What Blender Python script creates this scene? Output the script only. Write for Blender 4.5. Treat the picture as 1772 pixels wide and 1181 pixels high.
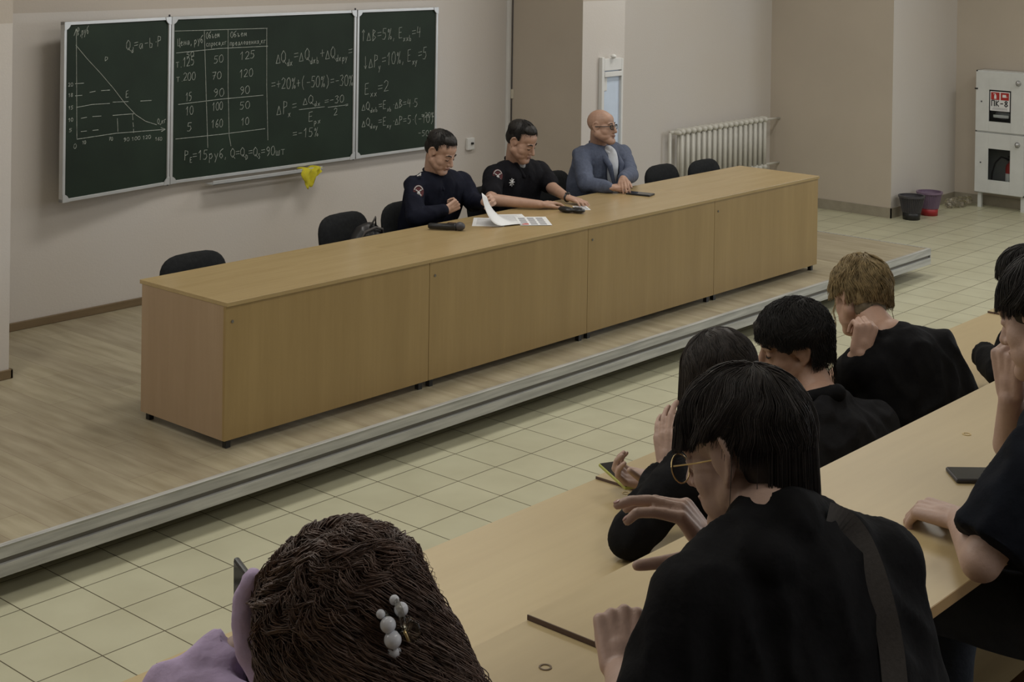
import bpy, bmesh, math, random
import numpy as np
from mathutils import Vector, Matrix, noise
random.seed(7)
for o in list(bpy.data.objects): bpy.data.objects.remove(o, do_unlink=True)
SC = bpy.context.scene
COL = SC.collection
PI = math.pi
D2 = math.radians
V = Vector

# ------------------------------------------------------------------ camera
cam_d = bpy.data.cameras.new('camera'); cam = bpy.data.objects.new('camera', cam_d); COL.objects.link(cam)
yaw, pitch, roll = 0.72952352, -0.00825359, 0.01409527
F_ = Vector((math.cos(yaw)*math.cos(pitch), math.sin(yaw)*math.cos(pitch), math.sin(pitch)))
R0 = Vector((math.sin(yaw), -math.cos(yaw), 0)); U0 = R0.cross(F_)
R_ = R0*math.cos(roll)+U0*math.sin(roll); U_ = -R0*math.sin(roll)+U0*math.cos(roll)
m = Matrix((R_, U_, -F_)).transposed().to_4x4(); m.translation = Vector((-4.88947, -6.11702, 2.64170))
cam.matrix_world = m
cam_d.sensor_width = 36; cam_d.sensor_fit = 'HORIZONTAL'; cam_d.lens = 2627.785*36/1772
cam_d.shift_x = (886-840.845)/1772; cam_d.shift_y = (-87.378-590.5)/1772
cam_d.clip_start = .05
SC.camera = cam

# ------------------------------------------------------------------ light and exposure
SC.view_settings.view_transform = 'Standard'; SC.view_settings.look = 'None'
SC.view_settings.gamma = 1; SC.view_settings.use_curve_mapping = False
SC.view_settings.exposure = 0.14
W = bpy.data.worlds.new('world'); SC.world = W; W.use_nodes = True
W.node_tree.nodes['Background'].inputs[0].default_value = (.75, .85, 1, 1)
W.node_tree.nodes['Background'].inputs[1].default_value = .25
def area(name, loc, size, rot, power, col=(1,1,1)):
    l = bpy.data.lights.new(name, 'AREA'); l.shape = 'RECTANGLE'; l.size, l.size_y = size; l.energy = power; l.color = col
    o = bpy.data.objects.new(name, l); COL.objects.link(o); o.location = loc; o.rotation_euler = rot; return o
# fluorescent rows on the ceiling; last two lamps added to brighten the left side
for (x, y) in ((-2.5, -6.4), (2.0, -6.4), (6.5, -6.4), (-2.5, -2.6), (2.0, -2.6), (6.5, -2.6), (10.0, -2.6), (2.0, .4), (6.5, .4), (-2.5, .4), (-6.0, -1.5)):
    area('ceiling_light', (x, y, 4.25), (1.9, .6), (0, 0, 0), 19 if y < -5 else (30 if y < -1 else 44), (1, .97, .91))
# daylight through the windows in the right hand wall, nearer the audience
area('window_daylight', (11.0, -5.4, 2.3), (2.4, 6.0), (0, PI/2, 0), 150, (.86, .93, 1))
area('rear_soft_light', (2.0, -9.6, 2.6), (9.0, 2.2), (PI/2, 0, 0), 30, (.9, .95, 1))  # broad weak bluish light facing the stage from the back of the room

# ------------------------------------------------------------------ materials
def nodes(name):
    m = bpy.data.materials.new(name); m.use_nodes = True
    return m, m.node_tree, m.node_tree.nodes['Principled BSDF']
def plain(name, col, rough=.6, noise_amt=.06, scale=8, metal=0, bump=0, bscale=60, spec=None, stretch=(1,1,1), sheen=0):
    m, nt, b = nodes(name); N = nt.nodes; L = nt.links
    tc = N.new('ShaderNodeTexCoord'); mp = N.new('ShaderNodeMapping'); mp.inputs['Scale'].default_value = stretch
    L.new(tc.outputs['Object'], mp.inputs['Vector'])
    nz = N.new('ShaderNodeTexNoise'); nz.inputs['Scale'].default_value = scale; nz.inputs['Detail'].default_value = 5
    L.new(mp.outputs[0], nz.inputs['Vector'])
    cr = N.new('ShaderNodeValToRGB')
    cr.color_ramp.elements[0].position = .3; cr.color_ramp.elements[1].position = .7
    cr.color_ramp.elements[0].color = (*[c*(1-noise_amt) for c in col], 1)
    cr.color_ramp.elements[1].color = (*[min(1, c*(1+noise_amt)) for c in col], 1)
    L.new(nz.outputs['Fac'], cr.inputs['Fac']); L.new(cr.outputs[0], b.inputs['Base Color'])
    b.inputs['Roughness'].default_value = rough; b.inputs['Metallic'].default_value = metal
    if spec is not None: b.inputs['Specular IOR Level'].default_value = spec
    if sheen: b.inputs['Sheen Weight'].default_value = sheen
    if bump:
        n2 = N.new('ShaderNodeTexNoise'); n2.inputs['Scale'].default_value = bscale; n2.inputs['Detail'].default_value = 4
        L.new(mp.outputs[0], n2.inputs['Vector'])
        bp = N.new('ShaderNodeBump'); bp.inputs['Strength'].default_value = bump; bp.inputs['Distance'].default_value = .01
        L.new(n2.outputs['Fac'], bp.inputs['Height']); L.new(bp.outputs[0], b.inputs['Normal'])
    return m
def wood(name, ca, cb, grain='X', rough=.4, scale=1.0, spec=.5):
    m, nt, b = nodes(name); N = nt.nodes; L = nt.links
    tc = N.new('ShaderNodeTexCoord'); mp = N.new('ShaderNodeMapping')
    st = {'X': (1.2, 14, 14), 'Y': (14, 1.2, 14), 'Z': (14, 14, 1.0)}[grain]
    mp.inputs['Scale'].default_value = [s*scale for s in st]
    L.new(tc.outputs['Object'], mp.inputs['Vector'])
    nz = N.new('ShaderNodeTexNoise'); nz.inputs['Scale'].default_value = 1.0; nz.inputs['Detail'].default_value = 6; nz.inputs['Roughness'].default_value = .6
    L.new(mp.outputs[0], nz.inputs['Vector'])
    mp2 = N.new('ShaderNodeMapping'); mp2.inputs['Scale'].default_value = [s*4*scale for s in st]; L.new(tc.outputs['Object'], mp2.inputs['Vector'])
    n2 = N.new('ShaderNodeTexNoise'); n2.inputs['Scale'].default_value = 1.5; n2.inputs['Detail'].default_value = 3; L.new(mp2.outputs[0], n2.inputs['Vector'])
    mx = N.new('ShaderNodeMath'); mx.operation = 'MULTIPLY_ADD'; mx.inputs[1].default_value = .35; L.new(n2.outputs['Fac'], mx.inputs[0]); L.new(nz.outputs['Fac'], mx.inputs[2])
    cr = N.new('ShaderNodeValToRGB'); cr.color_ramp.elements[0].position = .42; cr.color_ramp.elements[1].position = .92
    cr.color_ramp.elements[0].color = (*cb, 1); cr.color_ramp.elements[1].color = (*ca, 1)
    L.new(mx.outputs[0], cr.inputs['Fac']); L.new(cr.outputs[0], b.inputs['Base Color'])
    b.inputs['Roughness'].default_value = rough; b.inputs['Specular IOR Level'].default_value = spec
    return m
def wall_paint():
    m, nt, b = nodes('wall_paint'); N = nt.nodes; L = nt.links
    g = N.new('ShaderNodeNewGeometry'); sp = N.new('ShaderNodeSeparateXYZ'); L.new(g.outputs['Position'], sp.inputs[0])
    st = N.new('ShaderNodeMath'); st.operation = 'GREATER_THAN'; st.inputs[1].default_value = 2.095; L.new(sp.outputs['Z'], st.inputs[0])
    nz = N.new('ShaderNodeTexNoise'); nz.inputs['Scale'].default_value = .9; nz.inputs['Detail'].default_value = 3; L.new(g.outputs['Position'], nz.inputs['Vector'])
    cr = N.new('ShaderNodeValToRGB'); cr.color_ramp.elements[0].position = .35; cr.color_ramp.elements[1].position = .65
    cr.color_ramp.elements[0].color = (.60, .555, .505, 1); cr.color_ramp.elements[1].color = (.60, .565, .53, 1)
    L.new(nz.outputs['Fac'], cr.inputs['Fac'])
    mx = N.new('ShaderNodeMix'); mx.data_type = 'RGBA'; L.new(st.outputs[0], mx.inputs[0]); L.new(cr.outputs[0], mx.inputs[6]); mx.inputs[7].default_value = (.50, .445, .385, 1)
    L.new(mx.outputs[2], b.inputs['Base Color']); b.inputs['Roughness'].default_value = .75
    n2 = N.new('ShaderNodeTexNoise'); n2.inputs['Scale'].default_value = 70; L.new(g.outputs['Position'], n2.inputs['Vector'])
    bp = N.new('ShaderNodeBump'); bp.inputs['Strength'].default_value = .08; bp.inputs['Distance'].default_value = .01; L.new(n2.outputs['Fac'], bp.inputs['Height']); L.new(bp.outputs[0], b.inputs['Normal'])
    return m
def tiles(name, col, mortar, size, off, rough=.35, mw=.005, bw=None, rowoff=0):
    m, nt, b = nodes(name); N = nt.nodes; L = nt.links
    g = N.new('ShaderNodeNewGeometry'); mp = N.new('ShaderNodeMapping'); mp.inputs['Location'].default_value = (-off[0], -off[1], 0)
    L.new(g.outputs['Position'], mp.inputs['Vector'])
    br = N.new('ShaderNodeTexBrick'); br.offset = rowoff; br.squash = 1
    br.inputs['Scale'].default_value = 1; br.inputs['Brick Width'].default_value = bw or size; br.inputs['Row Height'].default_value = size
    br.inputs['Mortar Size'].default_value = mw/2; br.inputs['Mortar Smooth'].default_value = .3; br.inputs['Bias'].default_value = 0
    br.inputs['Color1'].default_value = (*col[0], 1); br.inputs['Color2'].default_value = (*col[1], 1); br.inputs['Mortar'].default_value = (*mortar, 1)
    L.new(mp.outputs[0], br.inputs['Vector'])
    nz = N.new('ShaderNodeTexNoise'); nz.inputs['Scale'].default_value = 3.5; nz.inputs['Detail'].default_value = 6; L.new(g.outputs['Position'], nz.inputs['Vector'])
    mx = N.new('ShaderNodeMix'); mx.data_type = 'RGBA'; mx.blend_type = 'MULTIPLY'; mx.inputs[0].default_value = .35
    cr = N.new('ShaderNodeValToRGB'); cr.color_ramp.elements[0].position = .3; cr.color_ramp.elements[0].color = (.72, .7, .66, 1); cr.color_ramp.elements[1].position = .65
    L.new(nz.outputs['Fac'], cr.inputs['Fac']); L.new(br.outputs['Color'], mx.inputs[6]); L.new(cr.outputs[0], mx.inputs[7])
    L.new(mx.outputs[2], b.inputs['Base Color']); b.inputs['Roughness'].default_value = rough
    bp = N.new('ShaderNodeBump'); bp.invert = True; bp.inputs['Strength'].default_value = .4; bp.inputs['Distance'].default_value = .003
    L.new(br.outputs['Fac'], bp.inputs['Height']); L.new(bp.outputs[0], b.inputs['Normal'])
    return m
def laminate():
    m, nt, b = nodes('stage_laminate'); N = nt.nodes; L = nt.links
    g = N.new('ShaderNodeNewGeometry'); mp = N.new('ShaderNodeMapping'); mp.inputs['Rotation'].default_value = (0, 0, PI/2)
    L.new(g.outputs['Position'], mp.inputs['Vector'])
    br = N.new('ShaderNodeTexBrick'); br.offset = .37; br.inputs['Scale'].default_value = 1; br.inputs['Brick Width'].default_value = 1.29; br.inputs['Row Height'].default_value = .193
    br.inputs['Mortar Size'].default_value = .0012; br.inputs['Color1'].default_value = (.39,.345,.235, 1); br.inputs['Color2'].default_value = (.335,.29,.20, 1); br.inputs['Mortar'].default_value = (.2, .15, .1, 1)
    L.new(mp.outputs[0], br.inputs['Vector'])
    mp2 = N.new('ShaderNodeMapping'); mp2.inputs['Scale'].default_value = (12, 1.6, 1); L.new(g.outputs['Position'], mp2.inputs['Vector'])
    nz = N.new('ShaderNodeTexNoise'); nz.inputs['Scale'].default_value = 1.3; nz.inputs['Detail'].default_value = 7; L.new(mp2.outputs[0], nz.inputs['Vector'])
    cr = N.new('ShaderNodeValToRGB'); cr.color_ramp.elements[0].position = .3; cr.color_ramp.elements[0].color = (.68, .64, .58, 1); cr.color_ramp.elements[1].position = .68; cr.color_ramp.elements[1].color = (1.1, 1.1, 1.12, 1)
    L.new(nz.outputs['Fac'], cr.inputs['Fac'])
    mx = N.new('ShaderNodeMix'); mx.data_type = 'RGBA'; mx.blend_type = 'MULTIPLY'; mx.inputs[0].default_value = .8
    L.new(br.outputs['Color'], mx.inputs[6]); L.new(cr.outputs[0], mx.inputs[7]); L.new(mx.outputs[2], b.inputs['Base Color'])
    b.inputs['Roughness'].default_value = .42
    return m
def glass(name, col=(.9,.95,.95), rough=.05, alpha=.35):
    m, nt, b = nodes(name)
    b.inputs['Base Color'].default_value = (*col, 1); b.inputs['Roughness'].default_value = rough; b.inputs['Transmission Weight'].default_value = 1; b.inputs['IOR'].default_value = 1.45 if 'acrylic' in name else 1.1
    return m
M = dict(
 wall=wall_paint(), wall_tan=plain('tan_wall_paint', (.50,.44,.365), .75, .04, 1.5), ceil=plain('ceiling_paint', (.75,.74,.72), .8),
 tile=tiles('floor_tile', ((.54,.525,.375), (.51,.495,.35)), (.10,.085,.05), .3, (-1.398, -.4056), .38, .0065),
 lam=laminate(),
 metal_trim=plain('stage_fascia', (.42,.42,.40), .45, .25, 6, .15, stretch=(.4,6,6)), metal_dark=plain('fascia_groove', (.14,.13,.11), .6),
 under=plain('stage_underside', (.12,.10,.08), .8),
 desk_top=wood('desk_top_beech', (.45,.335,.165), (.38,.275,.13), 'X', .25, .7), desk_front=wood('desk_front_beech', (.355,.245,.10), (.29,.195,.074), 'Z', .42, .6), desk_side=wood('desk_side_beech', (.40,.285,.18), (.345,.24,.145), 'Z', .45, .5), edge=plain('desk_edge_band', (.46,.31,.15), .45),
 t_top=wood('student_table_beech', (.54,.425,.225), (.47,.36,.185), 'X', .42, .55), t_edge=plain('dark_table_edge', (.13,.085,.07), .5), t_edge2=plain('beech_table_edge', (.45,.30,.14), .5),
 bench=wood('bench_wood', (.40,.27,.13), (.30,.20,.09), 'X', .5), tread=plain('tread_linoleum', (.14,.11,.09), .6, .2),
 board=plain('chalkboard_green', (.015,.027,.017), .6, .25, 2.2, bump=.02, spec=.25), alu=plain('board_frame_aluminium', (.55,.56,.56), .35, .05, metal=.3), chalk=plain('chalk', (.40,.43,.39), .9, .3, 60),
 chalk_faint=plain('faint_chalk', (.15,.17,.15), .9, .3, 60),
 white=plain('white_plastic', (.70,.70,.68), .4, .03), offwhite=plain('cream_plastic', (.58,.54,.44), .5, .03),
 rad=plain('radiator_enamel', (.60,.585,.53), .35, .04), cab=plain('cabinet_enamel', (.66,.68,.67), .35, .04), cabin=plain('cabinet_inside', (.20,.20,.20), .5),
 black=plain('black_plastic', (.012,.012,.013), .4, .1), blackfab=plain('black_chair_fabric', (.016,.017,.018), .85, .2, 40, bump=.2, bscale=200, spec=.12), greenfab=plain('dark_green_chair_fabric', (.022,.032,.026), .85, .2, 40, bump=.2, bscale=200, spec=.12),
 steel=plain('steel', (.45,.45,.45), .3, .05, metal=.9), red=plain('red_paint', (.42,.03,.025), .35, .1), redplastic=plain('red_plastic', (.38,.025,.03), .4), purple=plain('purple_grey_plastic', (.20,.14,.21), .45), darkgrey=plain('dark_grey_plastic', (.055,.053,.06), .5),
 paper=plain('paper', (.78,.79,.80), .7, .02), ink=plain('printed_grey', (.34,.34,.36), .7), inkred=plain('printed_red', (.5,.10,.08), .7), bluesheet=plain('pale_blue_sheet', (.62,.72,.86), .15, .04), yellow=plain('yellow_cloth', (.62,.55,.03), .85, .15, 20, bump=.3),
 skirt=wood('wooden_skirting', (.20,.145,.08), (.16,.11,.06), 'X', .5), skirt_tile=plain('skirting_tile', (.30,.27,.21), .4, .12),
 skin=plain('skin', (.50,.315,.235), .5, .07, 25, bump=.08, bscale=150), skin2=plain('skin_tan', (.44,.27,.195), .5, .07, 25, bump=.08, bscale=150), skin3=plain('skin_pale', (.50,.345,.28), .5, .06, 25, bump=.1, bscale=120),
 lips=plain('lips', (.36,.19,.15), .5), brow=plain('eyebrow', (.02,.015,.012), .9), eyew=plain('eye_white', (.55,.52,.48), .2), iris=plain('iris', (.03,.018,.012), .1), nail=plain('fingernail', (.50,.30,.26), .25),
 uniform=plain('navy_uniform', (.0095,.011,.021), .8, .15, 30, bump=.3, bscale=35, spec=.12), uniform2=plain('black_uniform', (.009,.009,.012), .8, .15, 30, bump=.3, bscale=35, spec=.12), blazer=plain('blue_grey_blazer', (.082,.10,.155), .8, .15, 60, bump=.3, bscale=40), shirt=plain('white_shirt', (.62,.65,.70), .7, .03, bump=.2, bscale=30), lgrey=plain('light_undershirt', (.35,.36,.38), .8),
 blackcloth=plain('black_cloth', (.0085,.0085,.0095), .85, .2, 30, bump=.35, bscale=30, spec=.12), charcoal=plain('charcoal_shirt', (.017,.017,.019), .85, .15, 30, bump=.35, bscale=30, spec=.12), navy=plain('dark_navy_cotton', (.0085,.0105,.016), .85, .2, 30, bump=.35, bscale=30, spec=.12),
 lilac=plain('lilac_fleece', (.58,.46,.68), .9, .08, 20, bump=.35, bscale=40), denim=plain('dark_denim', (.10,.12,.155), .85, .25, 12, bump=.3, bscale=60), trousers=plain('dark_trousers', (.012,.012,.016), .85, spec=.12),
 strap=plain('grey_webbing', (.085,.078,.074), .8, .1, 200, bump=.08, bscale=400, spec=.2),
 hair_black=plain('black_hair', (.014,.012,.011), .55, .3, 40, spec=.35), hair_dark=plain('dark_brown_hair', (.034,.028,.025), .55, .35, 50, spec=.35), hair_brown=plain('chestnut_hair', (.115,.070,.052), .5, .4, 40), hair_blond=plain('dyed_blond_hair', (.30,.225,.115), .55, .4, 60, spec=.3), hair_roots=plain('dark_blond_roots', (.13,.10,.06), .6, .3, 60), stubble=plain('shaved_hair', (.10,.075,.06), .8, .3, 90),
 pearl=plain('pearl', (.72,.74,.80), .18, .06, 90), clear=glass('clear_acrylic', (.85,.82,.72), .08), gold=plain('gold_metal', (.55,.42,.2), .3, metal=.9), glass=glass('lens_glass', (.97,.98,.98), .02), cabglass=glass('cabinet_glass', (.75,.78,.78), .05),
 limecase=plain('lime_case', (.45,.47,.12), .4), screen=plain('phone_glass', (.01,.01,.012), .06, .1), screen_lit=plain('phone_glass_glossy', (.02,.02,.022), .03), ring=plain('ring_stain', (.16,.11,.06), .6), knob=plain('chrome', (.5,.5,.5), .25, metal=.8),
 badge=plain('badge_silver', (.5,.5,.5), .4), badge_red=plain('badge_red_ring', (.10,.02,.025), .6),
)
def emis(name, col, s):
    m, nt, b = nodes(name); b.inputs['Emission Color'].default_value = (*col, 1); b.inputs['Emission Strength'].default_value = s; return m

# ------------------------------------------------------------------ mesh helpers
class MB:
    """collects shapes; build() links them as one mesh object"""
    def __init__(s): s.v = []; s.f = []; s.mi = []
    def add(s, vs, fs, mi=0):
        n = len(s.v); s.v += [tuple(v) for v in vs]; s.f += [tuple(i+n for i in f) for f in fs]; s.mi += [mi]*len(fs); return s
    def box(s, a, b, mi=0, M4=None):
        x0,y0,z0 = a; x1,y1,z1 = b
        vs = [(x0,y0,z0),(x1,y0,z0),(x1,y1,z0),(x0,y1,z0),(x0,y0,z1),(x1,y0,z1),(x1,y1,z1),(x0,y1,z1)]
        if M4 is not None: vs = [M4 @ Vector(v) for v in vs]
        return s.add(vs, [(0,3,2,1),(4,5,6,7),(0,1,5,4),(1,2,6,5),(2,3,7,6),(3,0,4,7)], mi)
    def tube(s, pts, r, seg=8, mi=0, cap=True):
        pts = [Vector(p) for p in pts]; n = len(pts); rr = r if isinstance(r, (list, tuple)) else [r]*n
        t0 = (pts[1]-pts[0]).normalized(); up = Vector((0,0,1)) if abs(t0.z) < .9 else Vector((1,0,0)); a = t0.cross(up).normalized()
        vs = []; fs = []
        for i in range(n):
            t = (pts[min(i+1,n-1)]-pts[max(i-1,0)]).normalized(); a = (a-t*a.dot(t)).normalized(); b = t.cross(a)
            for k in range(seg):
                an = 2*PI*k/seg; vs.append(pts[i]+(a*math.cos(an)+b*math.sin(an))*rr[i])
        for i in range(n-1):
            for k in range(seg): fs.append((i*seg+k, i*seg+(k+1)%seg, (i+1)*seg+(k+1)%seg, (i+1)*seg+k))
        if cap: fs.append(tuple(range(seg))[::-1]); fs.append(tuple((n-1)*seg+k for k in range(seg)))
        return s.add(vs, fs, mi)
    def ell(s, c, r, R3=None, nu=20, nv=12, mi=0):
        c = Vector(c); vs = [c+((R3 @ Vector((0,0,r[2]))) if R3 else Vector((0,0,r[2])))]; fs = []
        for i in range(1, nv):
            th = PI*i/nv
            for k in range(nu):
                ph = 2*PI*k/nu; p = Vector((r[0]*math.sin(th)*math.cos(ph), r[1]*math.sin(th)*math.sin(ph), r[2]*math.cos(th)))
                vs.append(c+((R3 @ p) if R3 else p))
        vs.append(c+((R3 @ Vector((0,0,-r[2]))) if R3 else Vector((0,0,-r[2])))); L = len(vs)-1
        for k in range(nu): fs.append((0, 1+k, 1+(k+1)%nu))
        for i in range(nv-2):
            for k in range(nu): a = 1+i*nu; fs.append((a+k, a+nu+k, a+nu+(k+1)%nu, a+(k+1)%nu))
        a = 1+(nv-2)*nu
        for k in range(nu): fs.append((a+k, L, a+(k+1)%nu))
        return s.add(vs, fs, mi)
    def cap(s, A, B, ra, rb, nu=18, nv=6, mi=0, flat=None):
        """tapered capsule; flat=(axis vector, factor) squashes it along an axis"""
        A = Vector(A); B = Vector(B); d = (B-A); L = d.length
        if L < 1e-6: return s.ell(A, (ra,)*3)
        d /= L; up = Vector((0,0,1)) if abs(d.z) < .9 else Vector((1,0,0)); a = d.cross(up).normalized(); b = d.cross(a)
        rows = []
        for i in range(nv+1): th = PI-(PI/2)*i/nv; rows.append((A, ra, th))
        for i in range(nv+1): th = PI/2-(PI/2)*i/nv; rows.append((B, rb, th))
        vs = []; fs = []
        for (c, r, th) in rows:
            for k in range(nu):
                ph = 2*PI*k/nu; off = d*(r*math.cos(th)) + (a*math.cos(ph)+b*math.sin(ph))*(r*math.sin(th)+1e-5)
                if flat: ax = flat[0]; off = off-ax*off.dot(ax)*(1-flat[1])
                vs.append(c+off)
        n = len(rows)
        for i in range(n-1):
            for k in range(nu): fs.append((i*nu+k, (i+1)*nu+k, (i+1)*nu+(k+1)%nu, i*nu+(k+1)%nu))
        fs.append(tuple(range(nu))); fs.append(tuple((n-1)*nu+k for k in range(nu))[::-1])
        return s.add(vs, fs, mi)
    def lathe(s, prof, c=(0,0,0), n=32, mi=0):
        vs = []; fs = []
        for (r, z) in prof:
            for k in range(n): an = 2*PI*k/n; vs.append((c[0]+r*math.cos(an), c[1]+r*math.sin(an), c[2]+z))
        for i in range(len(prof)-1):
            for k in range(n): fs.append((i*n+k, i*n+(k+1)%n, (i+1)*n+(k+1)%n, (i+1)*n+k))
        return s.add(vs, fs, mi)
    def prism(s, poly, z0, z1, mi=0, T=None):
        n = len(poly); vs = [(x,y,z0) for x,y in poly]+[(x,y,z1) for x,y in poly]
        if T: vs = [T(*v) for v in vs]
        return s.add(vs, [tuple(range(n))[::-1], tuple(range(n,2*n))]+[(i,(i+1)%n,n+(i+1)%n,n+i) for i in range(n)], mi)
    def build(s, name, mat, parent=None, smooth=False, bevel=0, fix=True):
        me = bpy.data.meshes.new(name); me.from_pydata(s.v, [], s.f)
        for mt in (mat if isinstance(mat, (list,tuple)) else [mat]): me.materials.append(mt)
        if any(s.mi): me.polygons.foreach_set('material_index', s.mi)
        if fix:
            bm = bmesh.new(); bm.from_mesh(me); bmesh.ops.recalc_face_normals(bm, faces=bm.faces); bm.to_mesh(me); bm.free()
        if smooth: me.polygons.foreach_set('use_smooth', [True]*len(me.polygons))
        o = bpy.data.objects.new(name, me); COL.objects.link(o)
        if parent: o.parent = parent; o.matrix_parent_inverse = Matrix.Translation(parent.location).inverted() if parent.parent is None and parent.type == 'EMPTY' else Matrix.Identity(4)
        if bevel:
            md = o.modifiers.new('bevel', 'BEVEL'); md.width = bevel; md.segments = 2; md.limit_method = 'ANGLE'
        return o
def remesh(mb, name, mat, parent, voxel, smooth_it=4, wrinkle=None, factor=.5):
    """fuse overlapping shapes into one continuous skin"""
    o = mb.build('tmp', mat, None)
    r = o.modifiers.new('r', 'REMESH'); r.mode = 'VOXEL'; r.voxel_size = voxel
    if smooth_it: s = o.modifiers.new('s', 'SMOOTH'); s.iterations = smooth_it; s.factor = factor
    dg = bpy.context.evaluated_depsgraph_get(); dg.update()
    me = bpy.data.meshes.new_from_object(o.evaluated_get(dg)); bpy.data.objects.remove(o, do_unlink=True)
    me.name = name
    if wrinkle:
        amp, sc, seed = wrinkle
        n = len(me.vertices); co = np.empty(n*3); no = np.empty(n*3); me.vertices.foreach_get('co', co); me.vertices.foreach_get('normal', no)
        co = co.reshape(-1,3); no = no.reshape(-1,3); off = Vector((seed*3.1, seed*1.7, seed*.9))
        d = np.array([(abs(noise.noise(Vector((p[0]*sc, p[1]*sc, p[2]*sc*.55))+off))*-1.6+.35+.5*noise.noise(Vector(p)*sc*.35+off)) for p in co])
        co += no*(d*amp)[:,None]; me.vertices.foreach_set('co', co.ravel())
    me.polygons.foreach_set('use_smooth', [True]*len(me.polygons))
    if not me.materials: me.materials.append(mat)
    o = bpy.data.objects.new(name, me); COL.objects.link(o)
    if parent: o.parent = parent; o.matrix_parent_inverse = Matrix.Translation(parent.location).inverted()
    return o
def tag(o, label, cat=None, group=None, kind=None):
    if label: o['label'] = label
    if cat: o['category'] = cat
    if group: o['group'] = group
    if kind: o['kind'] = kind
    return o
def thing(name, loc, label, cat, group=None):
    o = bpy.data.objects.new(name, None); COL.objects.link(o); o.location = loc; o.empty_display_size = .1
    return tag(o, label, cat, group)
def struct(name, mb, mat, **k):
    o = mb.build(name, mat, **k); o['kind'] = 'structure'; return o
def copy_tree(o, loc=None):
    r = o.copy(); COL.objects.link(r)
    if loc is not None: r.location = loc
    for ch in list(o.children):
        c = ch.copy(); COL.objects.link(c); c.parent = r
        for g in ch.children: d = g.copy(); COL.objects.link(d); d.parent = c
    return r

# ------------------------------------------------------------------ room shell
ZF = -.237; ZC = 4.4; YW = 2.838
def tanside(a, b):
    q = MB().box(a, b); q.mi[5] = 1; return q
struct('floor', MB().box((-9, -10, ZF-.1), (14, 4, ZF)), M['tile'])
struct('ceiling', MB().box((-9.1, -10.1, ZC), (14, 4, ZC+.1)), M['ceil'])
struct('wall_stage', MB().box((-9, YW, ZF), (5.466, YW+.2, ZC)), M['wall'])
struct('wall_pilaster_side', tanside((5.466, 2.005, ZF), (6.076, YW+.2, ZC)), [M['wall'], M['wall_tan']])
struct('wall_radiator', MB().box((6.076, 2.715, ZF), (9.754, YW+.2, ZC)), M['wall'])
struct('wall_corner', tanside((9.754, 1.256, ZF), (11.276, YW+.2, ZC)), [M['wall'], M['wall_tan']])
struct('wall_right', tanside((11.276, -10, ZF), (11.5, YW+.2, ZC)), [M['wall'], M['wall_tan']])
struct('wall_left', MB().box((-9.2, -10, ZF), (-9, YW+.2, ZC)), M['wall'])
struct('wall_back', MB().box((-9.2, -10.2, ZF), (11.5, -10, ZC)), M['wall'])
struct('wall_left_pilaster', MB().box((-1.6, 1.904, ZF), (-.084, YW, ZC)), M['wall'])
struct('baseboard_stage', MB().box((-.084, YW-.018, 0), (5.466, YW, .055)), M['skirt'], bevel=.004)
struct('baseboard_left_pilaster', MB().box((-1.6, 1.886, 0), (-.066, 1.904, .055)).box((-.084, 1.886, 0), (-.066, YW-.018, .055)), M['skirt'], bevel=.004)
b = MB(); b.box((9.742, 1.244, ZF), (9.754, 2.7, ZF+.105)); b.box((9.742, 1.244, ZF), (11.276, 1.256, ZF+.105)); b.box((11.264, -6, ZF), (11.276, 1.244, ZF+.105))
struct('baseboard_right', b, M['skirt_tile'])
# stage platform, overhanging its recessed support
XS, YS = 7.452, -.281
st = MB(); st.box((-9, YS+.03, -.12), (XS, YW, 0)); struct('stage_floor', st, M['lam'])
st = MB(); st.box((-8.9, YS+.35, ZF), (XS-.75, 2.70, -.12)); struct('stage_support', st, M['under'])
f = MB()
f.box((-9, YS, -.052), (XS, YS+.03, .002)); f.box((-9, YS+.012, -.075), (XS, YS+.03, -.052), 1); f.box((-9, YS-.004, -.131), (XS, YS+.03, -.075))
f.box((-9, YS-.006, .002), (XS+.003, YS+.026, .006)); f.box((XS-.002, YS, -.131), (XS+.012, 2.7, .004))
struct('trim_stage_edge', f, [M['metal_trim'], M['metal_dark']], bevel=.002)
# conduit on the wall by the pilaster
c = thing('cable_conduit', (5.44, 2.80, 0), 'white vertical cable conduit on the wall corner right of the chalkboard', 'conduit')
MB().box((5.418, 2.806, 0), (5.452, YW, ZC)).build('channel', M['white'], c, bevel=.003)
MB().tube([(5.46, 2.80, 0), (5.46, 2.80, 1.2), (5.463, 2.80, ZC)], .004).build('cable', M['darkgrey'], c)
MB().box((5.455, 2.78, 1.19), (5.505, 2.83, 1.275)).build('junction_box', M['offwhite'], c, bevel=.004)
s = thing('wall_socket', (4.94, YW, .82), 'white wall socket between the chalkboard and the conduit', 'socket')
MB().box((4.895, YW-.03, .775), (4.985, YW, .88)).build('housing', M['white'], s, bevel=.006)
MB().box((4.935, YW-.046, .825), (4.955, YW-.030, .842)).build('outlet_hole', M['black'], s)
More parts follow.
